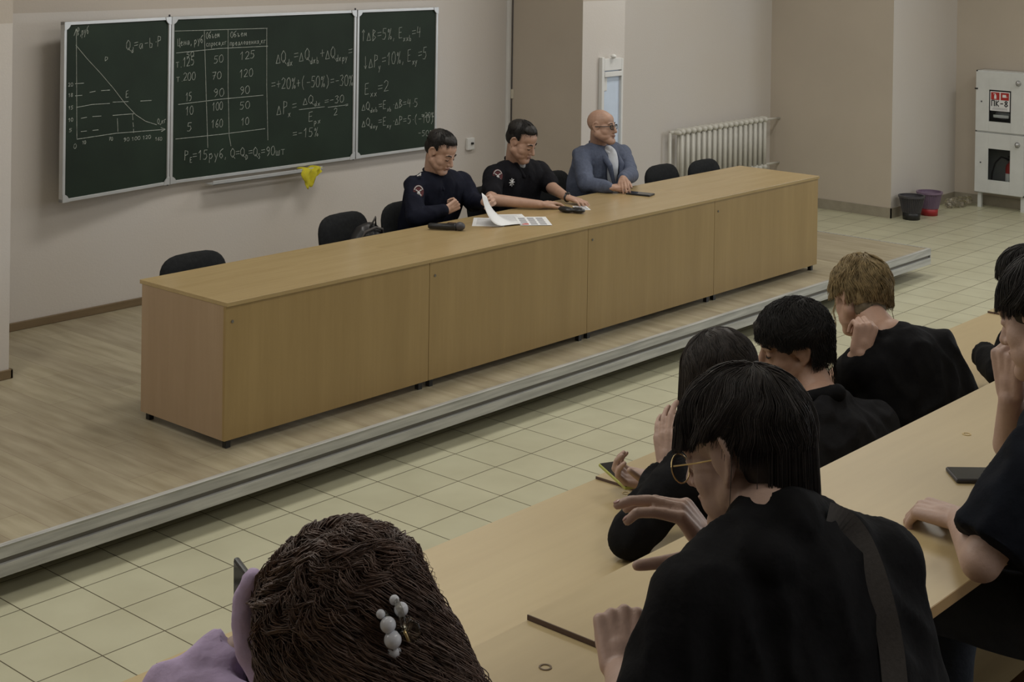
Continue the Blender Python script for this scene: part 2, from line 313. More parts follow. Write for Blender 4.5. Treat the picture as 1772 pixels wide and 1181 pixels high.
# narrow wall unit on the pilaster
p = thing('wall_panel', (5.85, 2.005, .4), 'tall narrow white framed panel with pale blue sheet, behind the bald person', 'wall panel')
MB().box((5.70, 1.965, .35), (5.735, 2.005, 1.60)).box((5.985, 1.965, .35), (6.01, 2.005, 1.58)).box((5.735, 1.965, 1.48), (5.985, 2.005, 1.585)).box((5.735, 1.965, .35), (5.985, 2.005, .40)).box((5.735, 1.96, 1.425), (5.985, 2.0, 1.47)).box((5.735, 1.985, 1.3), (5.80, 2.003, 1.42)).build('frame', M['white'], p, bevel=.004)
MB().box((5.735, 1.99, .40), (5.985, 2.0, 1.50)).build('sheet', M['bluesheet'], p)
MB().ell((5.84, 1.95, 1.605), (.028, .025, .02)).build('hanging_knob', M['white'], p, smooth=True)
# radiator
r = thing('radiator', (8.6, 2.62, .1), 'cream cast iron column radiator under the bare wall behind the desk', 'radiator')
for i in range(17):
    x = 7.845+i*.0985; m_ = MB()
    for dy in (-.018, .018): m_.tube([(x, 2.60+dy, .19), (x, 2.60+dy, .71)], .021, 12)
    m_.cap((x, 2.575, .705), (x, 2.625, .705), .032, .032); m_.cap((x, 2.575, .19), (x, 2.625, .19), .03, .03)
    m_.cap((x-.049, 2.60, .70), (x+.049, 2.60, .70), .02, .02); m_.cap((x-.049, 2.60, .20), (x+.049, 2.60, .20), .02, .02)
    m_.build('section', M['rad'], r, smooth=True)
for z_ in (.70, .21): MB().tube([(9.45, 2.6, z_), (9.753, 2.6, z_-.01)], .013).build('pipe', M['rad'], r, smooth=True)
pp = MB(); pp.tube([(7.72, 2.64, -.2), (7.72, 2.64, .70)], .016); pp.tube([(7.80, 2.62, .70), (7.72, 2.64, .70)], .02); pp.cap((7.77, 2.61, .70), (7.77, 2.56, .70), .022, .022); pp.build('riser_pipe', M['rad'], r, smooth=True)
# fluorescent fixtures above the frame (give the light its place; last two go with the added lamps)
for (x, y) in ((-2.5, -6.4), (2.0, -6.4), (6.5, -6.4), (-2.5, -2.6), (2.0, -2.6), (6.5, -2.6), (10.0, -2.6), (2.0, .4), (6.5, .4), (-2.5, .4), (-6.0, -1.5)):
    struct('trim_light', MB().box((x-.97, y-.32, 4.27), (x+.97, y+.32, 4.4)), M['white'])

# ------------------------------------------------------------------ fire cabinet
XC = 11.076
fc = thing('fire_cabinet', (11.18, .7, ZF), 'white two door fire hose cabinet on the right wall', 'cabinet')
b = MB(); b.box((XC, .43, 1.245), (11.276, .985, 1.262)); b.box((XC, .43, -.07), (11.276, .985, -.053)); b.box((XC, .43, .59), (11.276, .985, .605)); b.box((XC, .43, -.07), (11.276, .446, 1.262)); b.box((XC, .969, -.07), (11.276, .985, 1.262)); b.box((11.262, .43, -.07), (11.276, .985, 1.262))
b.build('body', M['cab'], fc)
MB().box((11.255, .446, -.053), (11.262, .969, 1.245)).build('back_lining', M['cabin'], fc)
for yy in (.46, .94): MB().box((XC+.03, yy-.02, ZF), (XC+.07, yy+.02, -.07)).build('leg', M['cab'], fc)
def cab_door(z0, z1, wz0, wz1):
    y0, y1, wy0, wy1 = .438, .978, .585, .83
    m_ = MB(); X0, X1 = XC-.018, XC
    m_.box((X0, wy1, z0), (X1, y1, z1)); m_.box((X0, y0, z0), (X1, wy0, z1)); m_.box((X0, wy0, z0), (X1, wy1, wz0)); m_.box((X0, wy0, wz1), (X1, wy1, z1))
    d = m_.build('door', M['cab'], fc, bevel=.0015)
    g_ = MB().box((XC-.008, wy0, wz0), (XC-.004, wy1, wz1)); g = g_.build('door_glass', M['cabglass'], d); g.parent = d
    k = MB(); k.cap((X0-.002, .505, z1-.10), (X0-.012, .505, z1-.10), .032, .022, 20); k.box((X0-.038, .498, z1-.125), (X0-.028, .512, z1-.075)); o = k.build('knob', M['knob'], d, smooth=True)
    h = MB().box((X0-.003, .905, (z0+z1)/2-.01), (X0, .92, (z0+z1)/2+.005)); h.build('rivet', M['darkgrey'], d)
    return d
d1 = cab_door(.606, 1.25, .715, 1.06); d2 = cab_door(-.062, .588, .08, .42)
MB().box((XC-.024, .955, 1.055), (XC-.018, .99, 1.07)).build('hinge', M['black'], d1)
# ------------------------------------------------------------------ stroke lettering
G = {
 '0':[[(.3,1),(.08,.8),(.03,.4),(.15,.05),(.38,.02),(.55,.3),(.55,.7),(.42,.97),(.3,1)]], '1':[[(.1,.7),(.35,1),(.3,0)]], '2':[[(.05,.8),(.25,1),(.5,.85),(.45,.55),(.05,.05),(.55,.08)]],
 '3':[[(.05,.9),(.35,1),(.5,.8),(.25,.55),(.5,.35),(.35,.02),(.03,.08)]], '4':[[(.15,1),(.05,.45),(.5,.5)],[(.45,.9),(.4,0)]], '5':[[(.55,.98),(.15,.98),(.1,.58),(.4,.6),(.5,.3),(.3,.02),(.03,.06)]],
 '6':[[(.45,1),(.12,.6),(.06,.2),(.3,0),(.5,.25),(.35,.5),(.1,.35)]], '7':[[(.05,.95),(.55,.98),(.2,0)],[(.12,.5),(.45,.52)]], '8':[[(.3,.55),(.08,.78),(.3,1),(.52,.8),(.3,.55),(.05,.25),(.3,0),(.55,.25),(.3,.55)]], '9':[[(.5,.7),(.3,.5),(.08,.75),(.3,1),(.5,.8),(.45,.3),(.2,0)]],
 'Q':[[(.3,1),(.05,.7),(.05,.3),(.3,.05),(.55,.3),(.55,.75),(.3,1)],[(.3,.25),(.65,-.08)]], 'D':[[(.1,0),(.12,1),(.5,.75),(.5,.3),(.1,0)]], 'E':[[(.5,.98),(.12,.95),(.1,.03),(.52,.05)],[(.12,.52),(.42,.54)]], 'P':[[(.1,0),(.14,1),(.5,.9),(.48,.6),(.14,.5)]], 'B':[[(.1,0),(.14,1),(.45,.85),(.14,.55),(.52,.3),(.1,0)]],
 'S':[[(.5,.85),(.25,1),(.08,.75),(.48,.35),(.3,.02),(.05,.12)]], 'Δ':[[(.05,.02),(.3,.7),(.55,.05),(.05,.02)]], 'x':[[(.08,.55),(.5,.02)],[(.5,.58),(.05,0)]], 'y':[[(.08,.55),(.25,.15)],[(.52,.58),(.15,-.35)]], 'd':[[(.45,.4),(.2,.5),(.06,.2),(.25,0),(.47,.3)],[(.5,1),(.46,.02)]], 'a':[[(.48,.5),(.2,.52),(.05,.2),(.25,0),(.48,.45),(.5,.02)]], 'b':[[(.1,1),(.1,.05),(.4,.05),(.45,.4),(.12,.5)]], 'p':[[(.1,.55),(.1,-.4)],[(.1,.4),(.35,.55),(.5,.25),(.3,0),(.1,.1)]],
 '=':[[(.05,.62),(.55,.66)],[(.05,.36),(.55,.4)]], '-':[[(.08,.5),(.52,.52)]], '+':[[(.05,.48),(.55,.52)],[(.3,.78),(.3,.2)]], '·':[[(.25,.45),(.32,.5)]], '.':[[(.2,0),(.26,.05)]], ',':[[(.25,.08),(.15,-.18)]], '(':[[(.4,1.1),(.18,.7),(.18,.2),(.38,-.15)]], ')':[[(.15,1.1),(.38,.7),(.38,.2),(.15,-.15)]], '%':[[(.08,.75),(.18,.95),(.28,.78),(.17,.65),(.08,.75)],[(.5,1),(.15,0)],[(.38,.15),(.48,.32),(.58,.15),(.47,.02),(.38,.15)]],
 '↑':[[(.25,0),(.28,1)],[(.1,.75),(.28,1),(.42,.75)]], '↓':[[(.25,1),(.28,0)],[(.1,.25),(.28,0),(.42,.25)]],
 'Ц':[[(.08,.95),(.1,.05),(.48,.05),(.5,.98)],[(.48,.05),(.6,.02),(.6,-.2)]], 'О':[[(.3,1),(.05,.7),(.05,.3),(.3,.02),(.55,.3),(.55,.75),(.3,1)]], 'П':[[(.08,0),(.08,1),(.52,1),(.52,0)]], 'К':[[(.1,0),(.1,1)],[(.52,1),(.12,.5),(.55,0)]],
 'е':[[(.08,.3),(.5,.35),(.3,.58),(.08,.3),(.25,0),(.52,.12)]], 'н':[[(.1,.55),(.1,0)],[(.1,.3),(.48,.3)],[(.48,.55),(.48,0)]], 'р':[[(.1,.55),(.1,-.4)],[(.1,.4),(.35,.55),(.5,.25),(.3,0),(.1,.1)]], 'у':[[(.08,.55),(.25,.15)],[(.52,.58),(.15,-.35)]], 'б':[[(.55,1),(.15,.75),(.08,.2),(.3,0),(.5,.25),(.3,.5),(.1,.35)]], 'ъ':[[(.02,.55),(.18,.55),(.18,.02),(.48,.1),(.2,.3)]], 'м':[[(.05,0),(.12,.55),(.3,.1),(.48,.55),(.55,0)]], 'с':[[(.5,.48),(.25,.57),(.08,.25),(.28,0),(.52,.1)]], 'п':[[(.08,0),(.1,.55),(.5,.55),(.5,0)]], 'о':[[(.3,.57),(.08,.28),(.3,0),(.52,.28),(.3,.57)]], 'к':[[(.1,.55),(.1,0)],[(.5,.55),(.12,.28),(.52,0)]], 'г':[[(.1,0),(.12,.55),(.5,.55)]], 'л':[[(.03,0),(.3,.55),(.52,0)]], 'ж':[[(.05,.55),(.5,0)],[(.55,.55),(.05,0)],[(.3,.6),(.3,0)]], 'и':[[(.08,.55),(.1,.02),(.48,.55),(.5,0)]], 'я':[[(.5,0),(.5,.55),(.15,.45),(.48,.25),(.08,0)]], 'й':[[(.08,.55),(.1,.02),(.48,.55),(.5,0)],[(.2,.75),(.4,.75)]], 'ш':[[(.05,.55),(.08,.02),(.52,.02),(.55,.55)],[(.3,.5),(.3,.02)]], 'т':[[(.3,.55),(.3,0)],[(.05,.55),(.55,.56)]], 'д':[[(.08,-.15),(.1,.03),(.5,.03),(.55,-.15)],[(.15,.03),(.3,.55),(.45,.03)]], 'а':[[(.48,.5),(.2,.52),(.05,.2),(.25,0),(.48,.45),(.5,.02)]],
}
def lay_text(txt, jitter=0):
    """returns strokes in units of glyph height and the total advance; _ lowers the next glyph groups until a non letter"""
    out = []; x = 0; sub = False
    for ch in txt:
        if ch == '_': sub = True; continue
        if ch == ' ': x += .4; sub = False; continue
        if ch not in 'dxybpDESab' or False:
            if ch in '=+-,·()%ΔQ5': sub = False
        k, dz = (.55, -.28) if sub else (1, 0)
        j = (random.uniform(-1,1)*jitter, random.uniform(-1,1)*jitter)
        for s_ in G.get(ch, []): out.append([(x+px_*k+j[0], pz_*k+dz+j[1]) for px_, pz_ in s_])
        x += (.62 if ch not in '.,·' else .35)*k+.08
    return out, x
def strokes_mesh(mb, strokes, r, fn, mi=0):
    for s_ in strokes:
        pts = [fn(*p_) for p_ in s_]
        for a_, b_ in zip(pts[:-1], pts[1:]):
            a_ = Vector(a_); b_ = Vector(b_)
            if (b_-a_).length > 1e-5: mb.tube([a_, b_], r, 5, mi)
# cabinet sign: faces -X, reads with +u along -Y
sg = MB().box((XC-.012, .60, .835), (XC-.009, .818, 1.045)).build('sticker', M['paper'], d1)
q = MB(); q.box((XC-.0145, .715, .955), (XC-.012, .808, 1.035)); q.box((XC-.0145, .61, .955), (XC-.012, .70, 1.035)); q.build('sticker_pictogram_fields', M['red'], d1)
q = MB(); q.box((XC-.016, .748, .965), (XC-.0145, .772, 1.005)); q.box((XC-.016, .755, 1.005), (XC-.0145, .765, 1.022)); q.box((XC-.016, .765, 1.015), (XC-.0145, .782, 1.022)); q.box((XC-.016, .640, .985), (XC-.0145, .68, 1.015)); q.box((XC-.016, .625, .99), (XC-.0145, .64, .995)); q.build('sticker_pictograms', M['paper'], d1)
st_, adv = lay_text('ПК-8'); q = MB(); hh = .062; strokes_mesh(q, st_, .0055, lambda u, v: (XC-.013, .806-u*hh*1.12, .885+v*hh)); q.build('sticker_lettering', M['black'], d1)
q = MB()
for k in range(3): q.box((XC-.0125, .625, .848+k*.009), (XC-.0118, .80-.01*k, .852+k*.009))
q.build('sticker_small_print', M['ink'], d1)
MB().box((XC+.01, .62, .76), (XC+.02, .79, .79)).build('shelf_label', M['paper'], d1)
MB().ell((XC+.06, .70, .79), (.03, .09, .05)).build('folded_hose', M['ink'], fc, smooth=True)
fe = thing('fire_extinguisher', (11.17, .62, -.053), 'red fire extinguisher with black hose behind the lower cabinet door', 'fire extinguisher')
q = MB(); q.lathe([(.001,0),(.05,0),(.055,.01),(.055,.26),(.045,.30),(.02,.325),(.02,.345),(.001,.345)], (11.17,.62,-.05)); q.build('cylinder', M['red'], fe, smooth=True)
MB().lathe([(.0555,.10),(.0562,.11),(.0562,.20),(.0555,.21)], (11.17,.62,-.05)).build('label_band', M['paper'], fe, smooth=True)
MB().box((11.15,.57,.295), (11.19,.66,.32)).box((11.16,.56,.33), (11.18,.65,.345)).build('valve_handle', M['black'], fe)
MB().tube([(11.17,.65,.31),(11.15,.72,.33),(11.14,.78,.26),(11.14,.815,.15),(11.14,.825,.03)], .009, 8).build('hose', M['black'], fe, smooth=True)

fc.location.y += -.05; fe.location.y += -.05
# ------------------------------------------------------------------ waste bins
def bin_(x, y, rb, rt, h, label, mb, mt, grp=None):
    t_ = thing('waste_bin', (x, y, ZF), label, 'waste bin')
    low = MB().lathe([(.001,0),(rb,0),(rb*1.04,h*.32),(rb*1.0,h*.32),(.001,.012)], (x,y,ZF)); low.build('base', mb, t_, smooth=True)
    up = MB()
    for k in range(40):
        a_ = 2*PI*k/40; r0 = rb*1.04; up.tube([(x+r0*math.cos(a_), y+r0*math.sin(a_), ZF+h*.3), (x+rt*math.cos(a_+.08), y+rt*math.sin(a_+.08), ZF+h*.93)], .0058, 5)
    up.lathe([(rt,h*.9),(rt+.012,h*.92),(rt+.012,h),(rt-.004,h),(rt-.004,h*.9),(rt,h*.9)], (x,y,ZF)); up.lathe([(rb*1.0,h*.3),(rt-.006,h*.92)], (x,y,ZF)); up.build('mesh_side', mt, t_)
bin_(9.87, 1.08, .088, .125, .25, 'black plastic waste basket at the wall corner, left of the red-based one', M['black'], M['darkgrey'])
bin_(10.24, 1.06, .088, .125, .25, 'purple grey waste basket with red base', M['redplastic'], M['purple'])
t_ = thing('plastic_bag', (10.95, 1.1, ZF), 'crumpled clear plastic bag on the floor beside the fire cabinet', 'bag')
q = MB()
for k in range(9): q.ell((10.8+random.random()*.3, 1.02+random.random()*.15, ZF+.04+random.random()*.03), (.07,.05,.04))
remesh(q, 'bag_film', M['clear'], t_, .012, 1, (.02, 22, 3))

# ------------------------------------------------------------------ desk row (four units)
HD, DD, BD = .759, .727, .047
def make_desk():
    d = thing('presidium_desk', (0,0,0), None, 'desk')
    MB().box((-.0, -.012, HD-.022), (1.5, DD+.01, HD)).build('tabletop', [M['desk_top']], d, bevel=.002)
    MB().box((.002, 0, BD), (1.498, .018, HD-.022)).build('front_panel', M['desk_front'], d)
    for x in (.002, 1.48): MB().box((x, .018, BD), (x+.018, DD-.01, HD-.022)).build('side_panel', M['desk_side'], d)
    for x in (.03, 1.44):
        for y in (.02, DD-.05): MB().box((x, y, 0), (x+.03, y+.03, BD)).build('foot', M['black'], d)
    q = MB(); q.lathe([(.001,0),(.008,0),(.008,.003),(.001,.003)], n=12); o = q.build('screw_cap', M['metal_dark'], d); o.matrix_local = Matrix.Translation((.045, -.001, .655)) @ Matrix.Rotation(PI/2, 4, 'X')
    return d
dlabels = ['beech desk unit at the near left end of the long row, its side panel showing',
           'second beech desk unit from the left end, with the microphones and white sheets on it',
           'third beech desk unit in the row, with the small pouch and the phone on it',
           'last beech desk unit at the far right end of the row, bare top']
dk = make_desk()
for i in range(4):
    o = dk if i == 0 else copy_tree(dk, (1.5*i, 0, 0))
    o['label'] = dlabels[i]; o['group'] = 'long row of beech desks on the stage'
dk.location = (0,0,0)

# ------------------------------------------------------------------ chairs
def make_chair(fab):
    c = thing('office_chair', (0,0,0), None, 'chair', 'black chairs behind the desk')
    # seat at y 0 (front toward -Y), back at +.23; legs
    q = MB(); q.box((-.235, -.22, .43), (.235, .2, .48)); s_ = q.build('seat', fab, c, bevel=.03, smooth=True)
    pts = []
    for k in range(28):
        a_ = 2*PI*k/28; ca, sa = math.cos(a_), math.sin(a_)
        pts.append((.24*math.copysign(abs(ca)**.55, ca), .16*math.copysign(abs(sa)**.7, sa)))
    def T(u, v, w): return (u, .235+w-.18*(u*u)+ (v)*.18, .66+v)
    q = MB(); n = len(pts); vs = []; fs = []
    for ring, (k_, w) in enumerate(((0,-.028),(.6,-.026),(.93,-.016),(1,0),(.93,.016),(.6,.024),(0,.026))):
        for (u, v) in pts: vs.append(T(u*k_, v*k_, w))
    for r_ in range(6):
        for k in range(n): fs.append((r_*n+k, r_*n+(k+1)%n, (r_+1)*n+(k+1)%n, (r_+1)*n+k))
    q.add(vs, fs); q.build('backrest', fab, c, smooth=True)
    for sx in (-1, 1):
        MB().tube([(sx*.23, -.2, 0), (sx*.22, -.18, .42), (sx*.2, .15, .42)], .012).build('leg', M['black'], c, smooth=True)
        MB().tube([(sx*.24, .26, 0), (sx*.2, .16, .42), (sx*.19, .235, .56), (sx*.17, .265, .70)], .012).build('leg', M['black'], c, smooth=True)
    for y_ in (.16, -.17): MB().tube([(-.2, y_, .41), (.2, y_, .41)], .011).build('seat_frame', M['black'], c)
    return c
ch = make_chair(M['blackfab'])
chairs = [(.45, .62, 0, 'empty black chair at the near left end of the desk row'), (1.92, .94, .06, 'black chair with a dark backpack on its seat'),
          (2.52, .98, -.05, 'dark chair under the officer in the long sleeved uniform'), (3.42, 1.02, .0, 'dark chair under the officer in the short sleeved uniform'), (4.30, 1.12, 0.05, 'dark chair back between the short sleeved officer and the person in the blazer'),
          (5.22, .74, 0, 'empty black chair just right of the bald person in the blazer'), (5.71, .66, .0, 'empty black chair farthest right, in front of the radiator')]
for i, (x, y, a_, lb) in enumerate(chairs):
    o = ch if i == 0 else copy_tree(ch); o.location = (x, y, 0); o.rotation_euler.z = a_; o['label'] = lb
# the meshes above were built about the origin, so parent inverses are identity
# backpack on the second chair
bp_ = thing('backpack', (1.95, .98, .48), 'black backpack with a looped handle resting on the second chair', 'backpack')
q = MB(); q.ell((1.95, 1.00, .62), (.15, .09, .16)); q.ell((1.95, .95, .57), (.12, .06, .09)); remesh(q, 'bag_body', M['black'], bp_, .012, 3, (.008, 14, 2))
MB().tube([(1.84,.95,.66),(1.87,.93,.735),(1.95,.92,.755),(2.02,.93,.735),(2.05,.95,.66)], .009).tube([(1.93,.96,.74),(1.96,.93,.82),(1.98,.95,.75)], .008).build('handle', M['strap'], bp_, smooth=True)

# ------------------------------------------------------------------ chalkboard
TEXT = [(0, 'P,руб', 0.927, 1.934, 0.091, 0.012, 0.055),
    (0, 'Q_d=a-b·P', 1.318, 1.814, 0.302, 0.019, 0.073),
    (0, 'D', 1.145, 1.751, 0.033, 0.006, 0.028),
    (0, 'E', 1.318, 1.484, 0.034, 0.006, 0.049),
    (0, 'Q,кг', 1.589, 1.277, 0.079, 0.01, 0.041),
    (0, '0', 0.906, 1.169, 0.027, 0.002, 0.032),
    (0, '20', 0.86, 1.594, 0.04, 0.002, 0.024),
    (0, '18', 0.861, 1.524, 0.04, 0.001, 0.024),
    (0, '15', 0.862, 1.438, 0.041, 0.001, 0.024),
    (0, '10', 0.863, 1.356, 0.041, 0.001, 0.024),
    (0, '5', 0.869, 1.286, 0.027, 0.001, 0.023),
    (0, '10', 0.974, 1.194, 0.032, 0.001, 0.024),
    (0, '70', 1.186, 1.199, 0.037, 0.0, 0.024),
    (0, '90 100 120', 1.308, 1.183, 0.233, 0.0, 0.025),
    (0, '160', 1.571, 1.164, 0.064, -0.002, 0.024),
    (1, 'Цена, руб', 1.756, 1.827, 0.236, 0.015, 0.058),
    (1, 'Объем', 2.013, 1.866, 0.127, 0.012, 0.051),
    (1, 'спроса,кг', 2.014, 1.812, 0.191, 0.008, 0.042),
    (1, 'Объем', 2.236, 1.866, 0.159, 0.011, 0.047),
    (1, 'предложения,кг', 2.232, 1.81, 0.348, 0.003, 0.043),
    (1, '50', 1.838, 1.744, 0.072, 0.005, 0.034),
    (1, 'т.125', 1.743, 1.67, 0.174, 0.012, 0.067),
    (1, '50', 2.084, 1.685, 0.096, 0.004, 0.056),
    (1, '125', 2.326, 1.699, 0.155, 0.005, 0.06),
    (1, 'т.200', 1.749, 1.57, 0.18, 0.006, 0.059),
    (1, '70', 2.07, 1.568, 0.096, 0.002, 0.055),
    (1, '120', 2.323, 1.565, 0.138, 0.005, 0.06),
    (1, '15', 1.833, 1.423, 0.062, 0.004, 0.063),
    (1, '90', 2.088, 1.439, 0.107, 0.001, 0.06),
    (1, '90', 2.33, 1.44, 0.105, 0.001, 0.06),
    (1, '10', 1.835, 1.323, 0.077, 0.003, 0.063),
    (1, '100', 2.074, 1.338, 0.106, 0.001, 0.06),
    (1, '50', 2.332, 1.327, 0.105, 0.001, 0.056),
    (1, '5', 1.852, 1.205, 0.051, 0.0, 0.063),
    (1, '160', 2.07, 1.211, 0.112, 0.0, 0.06),
    (1, '10', 2.345, 1.206, 0.083, 0.001, 0.056),
    (1, 'P_E=15руб, Q=Q_D=Q_S=90шт', 1.829, 0.998, 0.955, -0.051, 0.071),
    (1, 'ΔQ_dx=ΔQ_dx_b+ΔQ_dx_py=', 2.674, 1.654, 0.812, 0.013, 0.097),
    (1, '=+20%+(-50%)=-30%', 2.637, 1.454, 0.854, -0.019, 0.088),
    (1, 'ΔP_x=', 2.692, 1.26, 0.209, 0.007, 0.098),
    (1, 'ΔQ_dx', 2.953, 1.316, 0.192, 0.004, 0.072),
    (1, 'E_px', 3.009, 1.177, 0.139, 0.007, 0.077),
    (1, '=-30', 3.182, 1.3, 0.216, 0.011, 0.059),
    (1, '2', 3.282, 1.21, 0.049, 0.001, 0.059),
    (1, '=', 3.405, 1.265, 0.038, 0.002, 0.037),
    (1, '=-15%', 2.857, 1.065, 0.269, -0.006, 0.071),
    (2, '↑ΔB=5%, E_xx_b=4', 3.573, 1.784, 0.695, 0.01, 0.093),
    (2, '↓ΔP_y=10%, E_xy=5', 3.597, 1.559, 0.744, 0.046, 0.103),
    (2, 'E_xx=2', 3.614, 1.352, 0.287, 0.009, 0.094),
    (2, 'ΔQ_dx_b=E_xb·ΔB=4·5', 3.584, 1.223, 0.653, -0.015, 0.071),
    (2, '=20%', 4.281, 1.112, 0.155, -0.007, 0.044),
    (2, 'ΔQ_dx_y=E_xy·ΔP=5·(-10)', 3.586, 1.093, 0.851, -0.033, 0.07),
    (2, '-50%', 4.242, 0.96, 0.183, -0.012, 0.048)]
LINES = [(0, [(0.918, 1.974), (0.932, 1.237)]),
    (0, [(0.9, 1.935), (0.918, 1.982), (0.936, 1.942)]),
    (0, [(0.932, 1.233), (1.241, 1.246), (1.654, 1.238)]),
    (0, [(1.619, 1.254), (1.659, 1.238), (1.624, 1.225)]),
    (0, [(0.915, 1.872), (1.002, 1.778), (1.118, 1.665), (1.223, 1.555), (1.314, 1.449), (1.407, 1.361), (1.49, 1.309), (1.584, 1.277)]),
    (0, [(0.914, 1.61), (0.982, 1.61)]),
    (0, [(0.915, 1.528), (0.969, 1.528)]),
    (0, [(1.028, 1.544), (1.074, 1.549)]),
    (0, [(1.12, 1.55), (1.19, 1.549)]),
    (0, [(0.925, 1.449), (1.052, 1.46), (1.191, 1.457)]),
    (0, [(1.215, 1.464), (1.343, 1.459)]),
    (0, [(1.444, 1.455), (1.537, 1.453)]),
    (0, [(0.962, 1.372), (1.008, 1.376)]),
    (0, [(1.053, 1.377), (1.123, 1.375)]),
    (0, [(1.216, 1.372), (1.392, 1.37)]),
    (0, [(1.378, 1.367), (1.383, 1.326)]),
    (0, [(1.383, 1.31), (1.388, 1.277)]),
    (0, [(1.389, 1.265), (1.389, 1.237)]),
    (0, [(1.254, 1.349), (1.26, 1.256)]),
    (0, [(0.963, 1.282), (1.009, 1.282)]),
    (0, [(1.055, 1.282), (1.101, 1.282)]),
    (1, [(1.734, 1.936), (2.241, 1.93), (2.589, 1.926)]),
    (1, [(1.746, 1.778), (2.136, 1.793), (2.597, 1.79)]),
    (1, [(1.772, 1.407), (2.142, 1.418), (2.558, 1.42)]),
    (1, [(1.751, 1.16), (2.146, 1.158), (2.58, 1.164)]),
    (1, [(1.996, 1.93), (2.019, 1.478), (2.041, 1.07)]),
    (1, [(2.214, 1.931), (2.221, 1.507), (2.237, 1.142), (2.255, 1.063)]),
    (1, [(2.584, 1.922), (2.591, 1.483), (2.609, 1.074)]),
    (1, [(2.918, 1.283), (3.182, 1.286)]),
    (1, [(3.219, 1.279), (3.405, 1.283)])]
cb = thing('chalkboard', (2.7, YW, .8), 'green three panel chalkboard in metal frame covered with chalk formulas', 'chalkboard')
Z0, Z1 = .842, 2.040
panels = [dict(x0=.722, x1=1.692, hinge=1.696, ang=math.radians(8)), dict(x0=1.701, x1=3.508, hinge=None, ang=0), dict(x0=3.519, x1=4.458, hinge=3.58, ang=0)]
def pmap(p, x, y, z):
    if p['ang'] == 0: return (x, y, z)
    dx = p['hinge']-x; dy = y-2.80; a_ = p['ang']
    return (p['hinge']-dx*math.cos(a_)+dy*math.sin(a_)*-1, 2.80-dx*math.sin(a_)+dy*math.cos(a_), z)
def pbox(mb, p, a, b, mi=0):
    x0,y0,z0 = a; x1,y1,z1 = b
    vs = [pmap(p,*v) for v in [(x0,y0,z0),(x1,y0,z0),(x1,y1,z0),(x0,y1,z0),(x0,y0,z1),(x1,y0,z1),(x1,y1,z1),(x0,y1,z1)]]
    mb.add(vs, [(0,3,2,1),(4,5,6,7),(0,1,5,4),(1,2,6,5),(2,3,7,6),(3,0,4,7)], mi)
ray_o = Vector((-4.88947, -6.11702, 2.64170))
for i, p in enumerate(panels):
    q = MB(); pbox(q, p, (p['x0']+.01, 2.782, Z0+.01), (p['x1']-.01, 2.80, Z1-.01)); pn = q.build('panel', M['board'], cb)
    q = MB()
    pbox(q, p, (p['x0'], 2.772, Z0), (p['x0']+.022, 2.81, Z1)); pbox(q, p, (p['x1']-.022, 2.772, Z0), (p['x1'], 2.81, Z1)); pbox(q, p, (p['x0'], 2.772, Z0), (p['x1'], 2.81, Z0+.022)); pbox(q, p, (p['x0'], 2.772, Z1-.022), (p['x1'], 2.81, Z1))
    q.build('frame', M['alu'], pn, bevel=.002)
    for xx in (p['x0'], p['x1']):
        for zz in (Z0, Z1):
            q = MB()
            sx = 1 if xx == p['x0'] else -1; sz = 1 if zz == Z0 else -1
            poly = [(0,0)]+[(.055*math.cos(t_*PI/12), .055*math.sin(t_*PI/12)) for t_ in range(7)]
            n_ = len(poly); vs = [pmap(p, xx+sx*(u+0), 2.768, zz+sz*v) for u, v in poly]+[pmap(p, xx+sx*u, 2.775, zz+sz*v) for u, v in poly]
            q.add(vs, [tuple(range(n_)), tuple(range(n_, 2*n_))[::-1]]+[(k, (k+1)%n_, n_+(k+1)%n_, n_+k) for k in range(n_)])
            q.build('corner_cap', M['alu'], pn)
    def onboard(x, z, p=p):
        # the writing was measured on the plane of the fixed panels; follow the sight line onto the turned leaf
        if p['ang'] == 0: return (x, 2.7812, z)
        A0 = V(pmap(p, p['x0'], 2.7812, 0)); A1 = V(pmap(p, p['x1'], 2.7812, 0)); e_ = (A1-A0).normalized(); nn = V((-e_.y, e_.x, 0))
        d_ = V((x, 2.778, z))-ray_o; k = (A0-ray_o).dot(nn)/d_.dot(nn); return tuple(ray_o+d_*k)
    for (pi, txt, x, z, w, dz, h) in TEXT:
        if pi != i: continue
        ss, adv = lay_text(txt, .035); sx = w/max(adv, .1); mt_ = MB()
        strokes_mesh(mt_, [[(x+u*sx, z+v*h+dz*(u/adv)) for u, v in s_] for s_ in ss], .0017, lambda u, v: onboard(u, v))
        mt_.build('chalk_writing', M['chalk'], pn)
    ml_ = MB(); strokes_mesh(ml_, [l_[1] for l_ in LINES if l_[0] == i], .0021, lambda u, v: onboard(u, v))
    if i < 2: ml_.build('chalk_table_lines' if i else 'chalk_graph_lines', M['chalk'], pn)
for x_ in (1.6965, 3.5135): MB().tube([(x_,2.795,Z0-.01),(x_,2.795,Z1+.015)], .007).build('hinge_rod', M['darkgrey'], cb)
for x_, z_ in ((2.6,.9),(2.6,1.85),(3.4,1.85),(3.7,1.0),(1.85,1.0)): MB().box((x_,2.80,z_),(x_+.1,YW,z_+.1)).build('wall_bracket', M['alu'], cb)
q = MB(); q.box((2.03,2.70,.805),(3.10,2.79,.812)); q.box((2.03,2.70,.805),(3.10,2.706,.835)); q.build('chalk_tray', M['alu'], cb, bevel=.002)
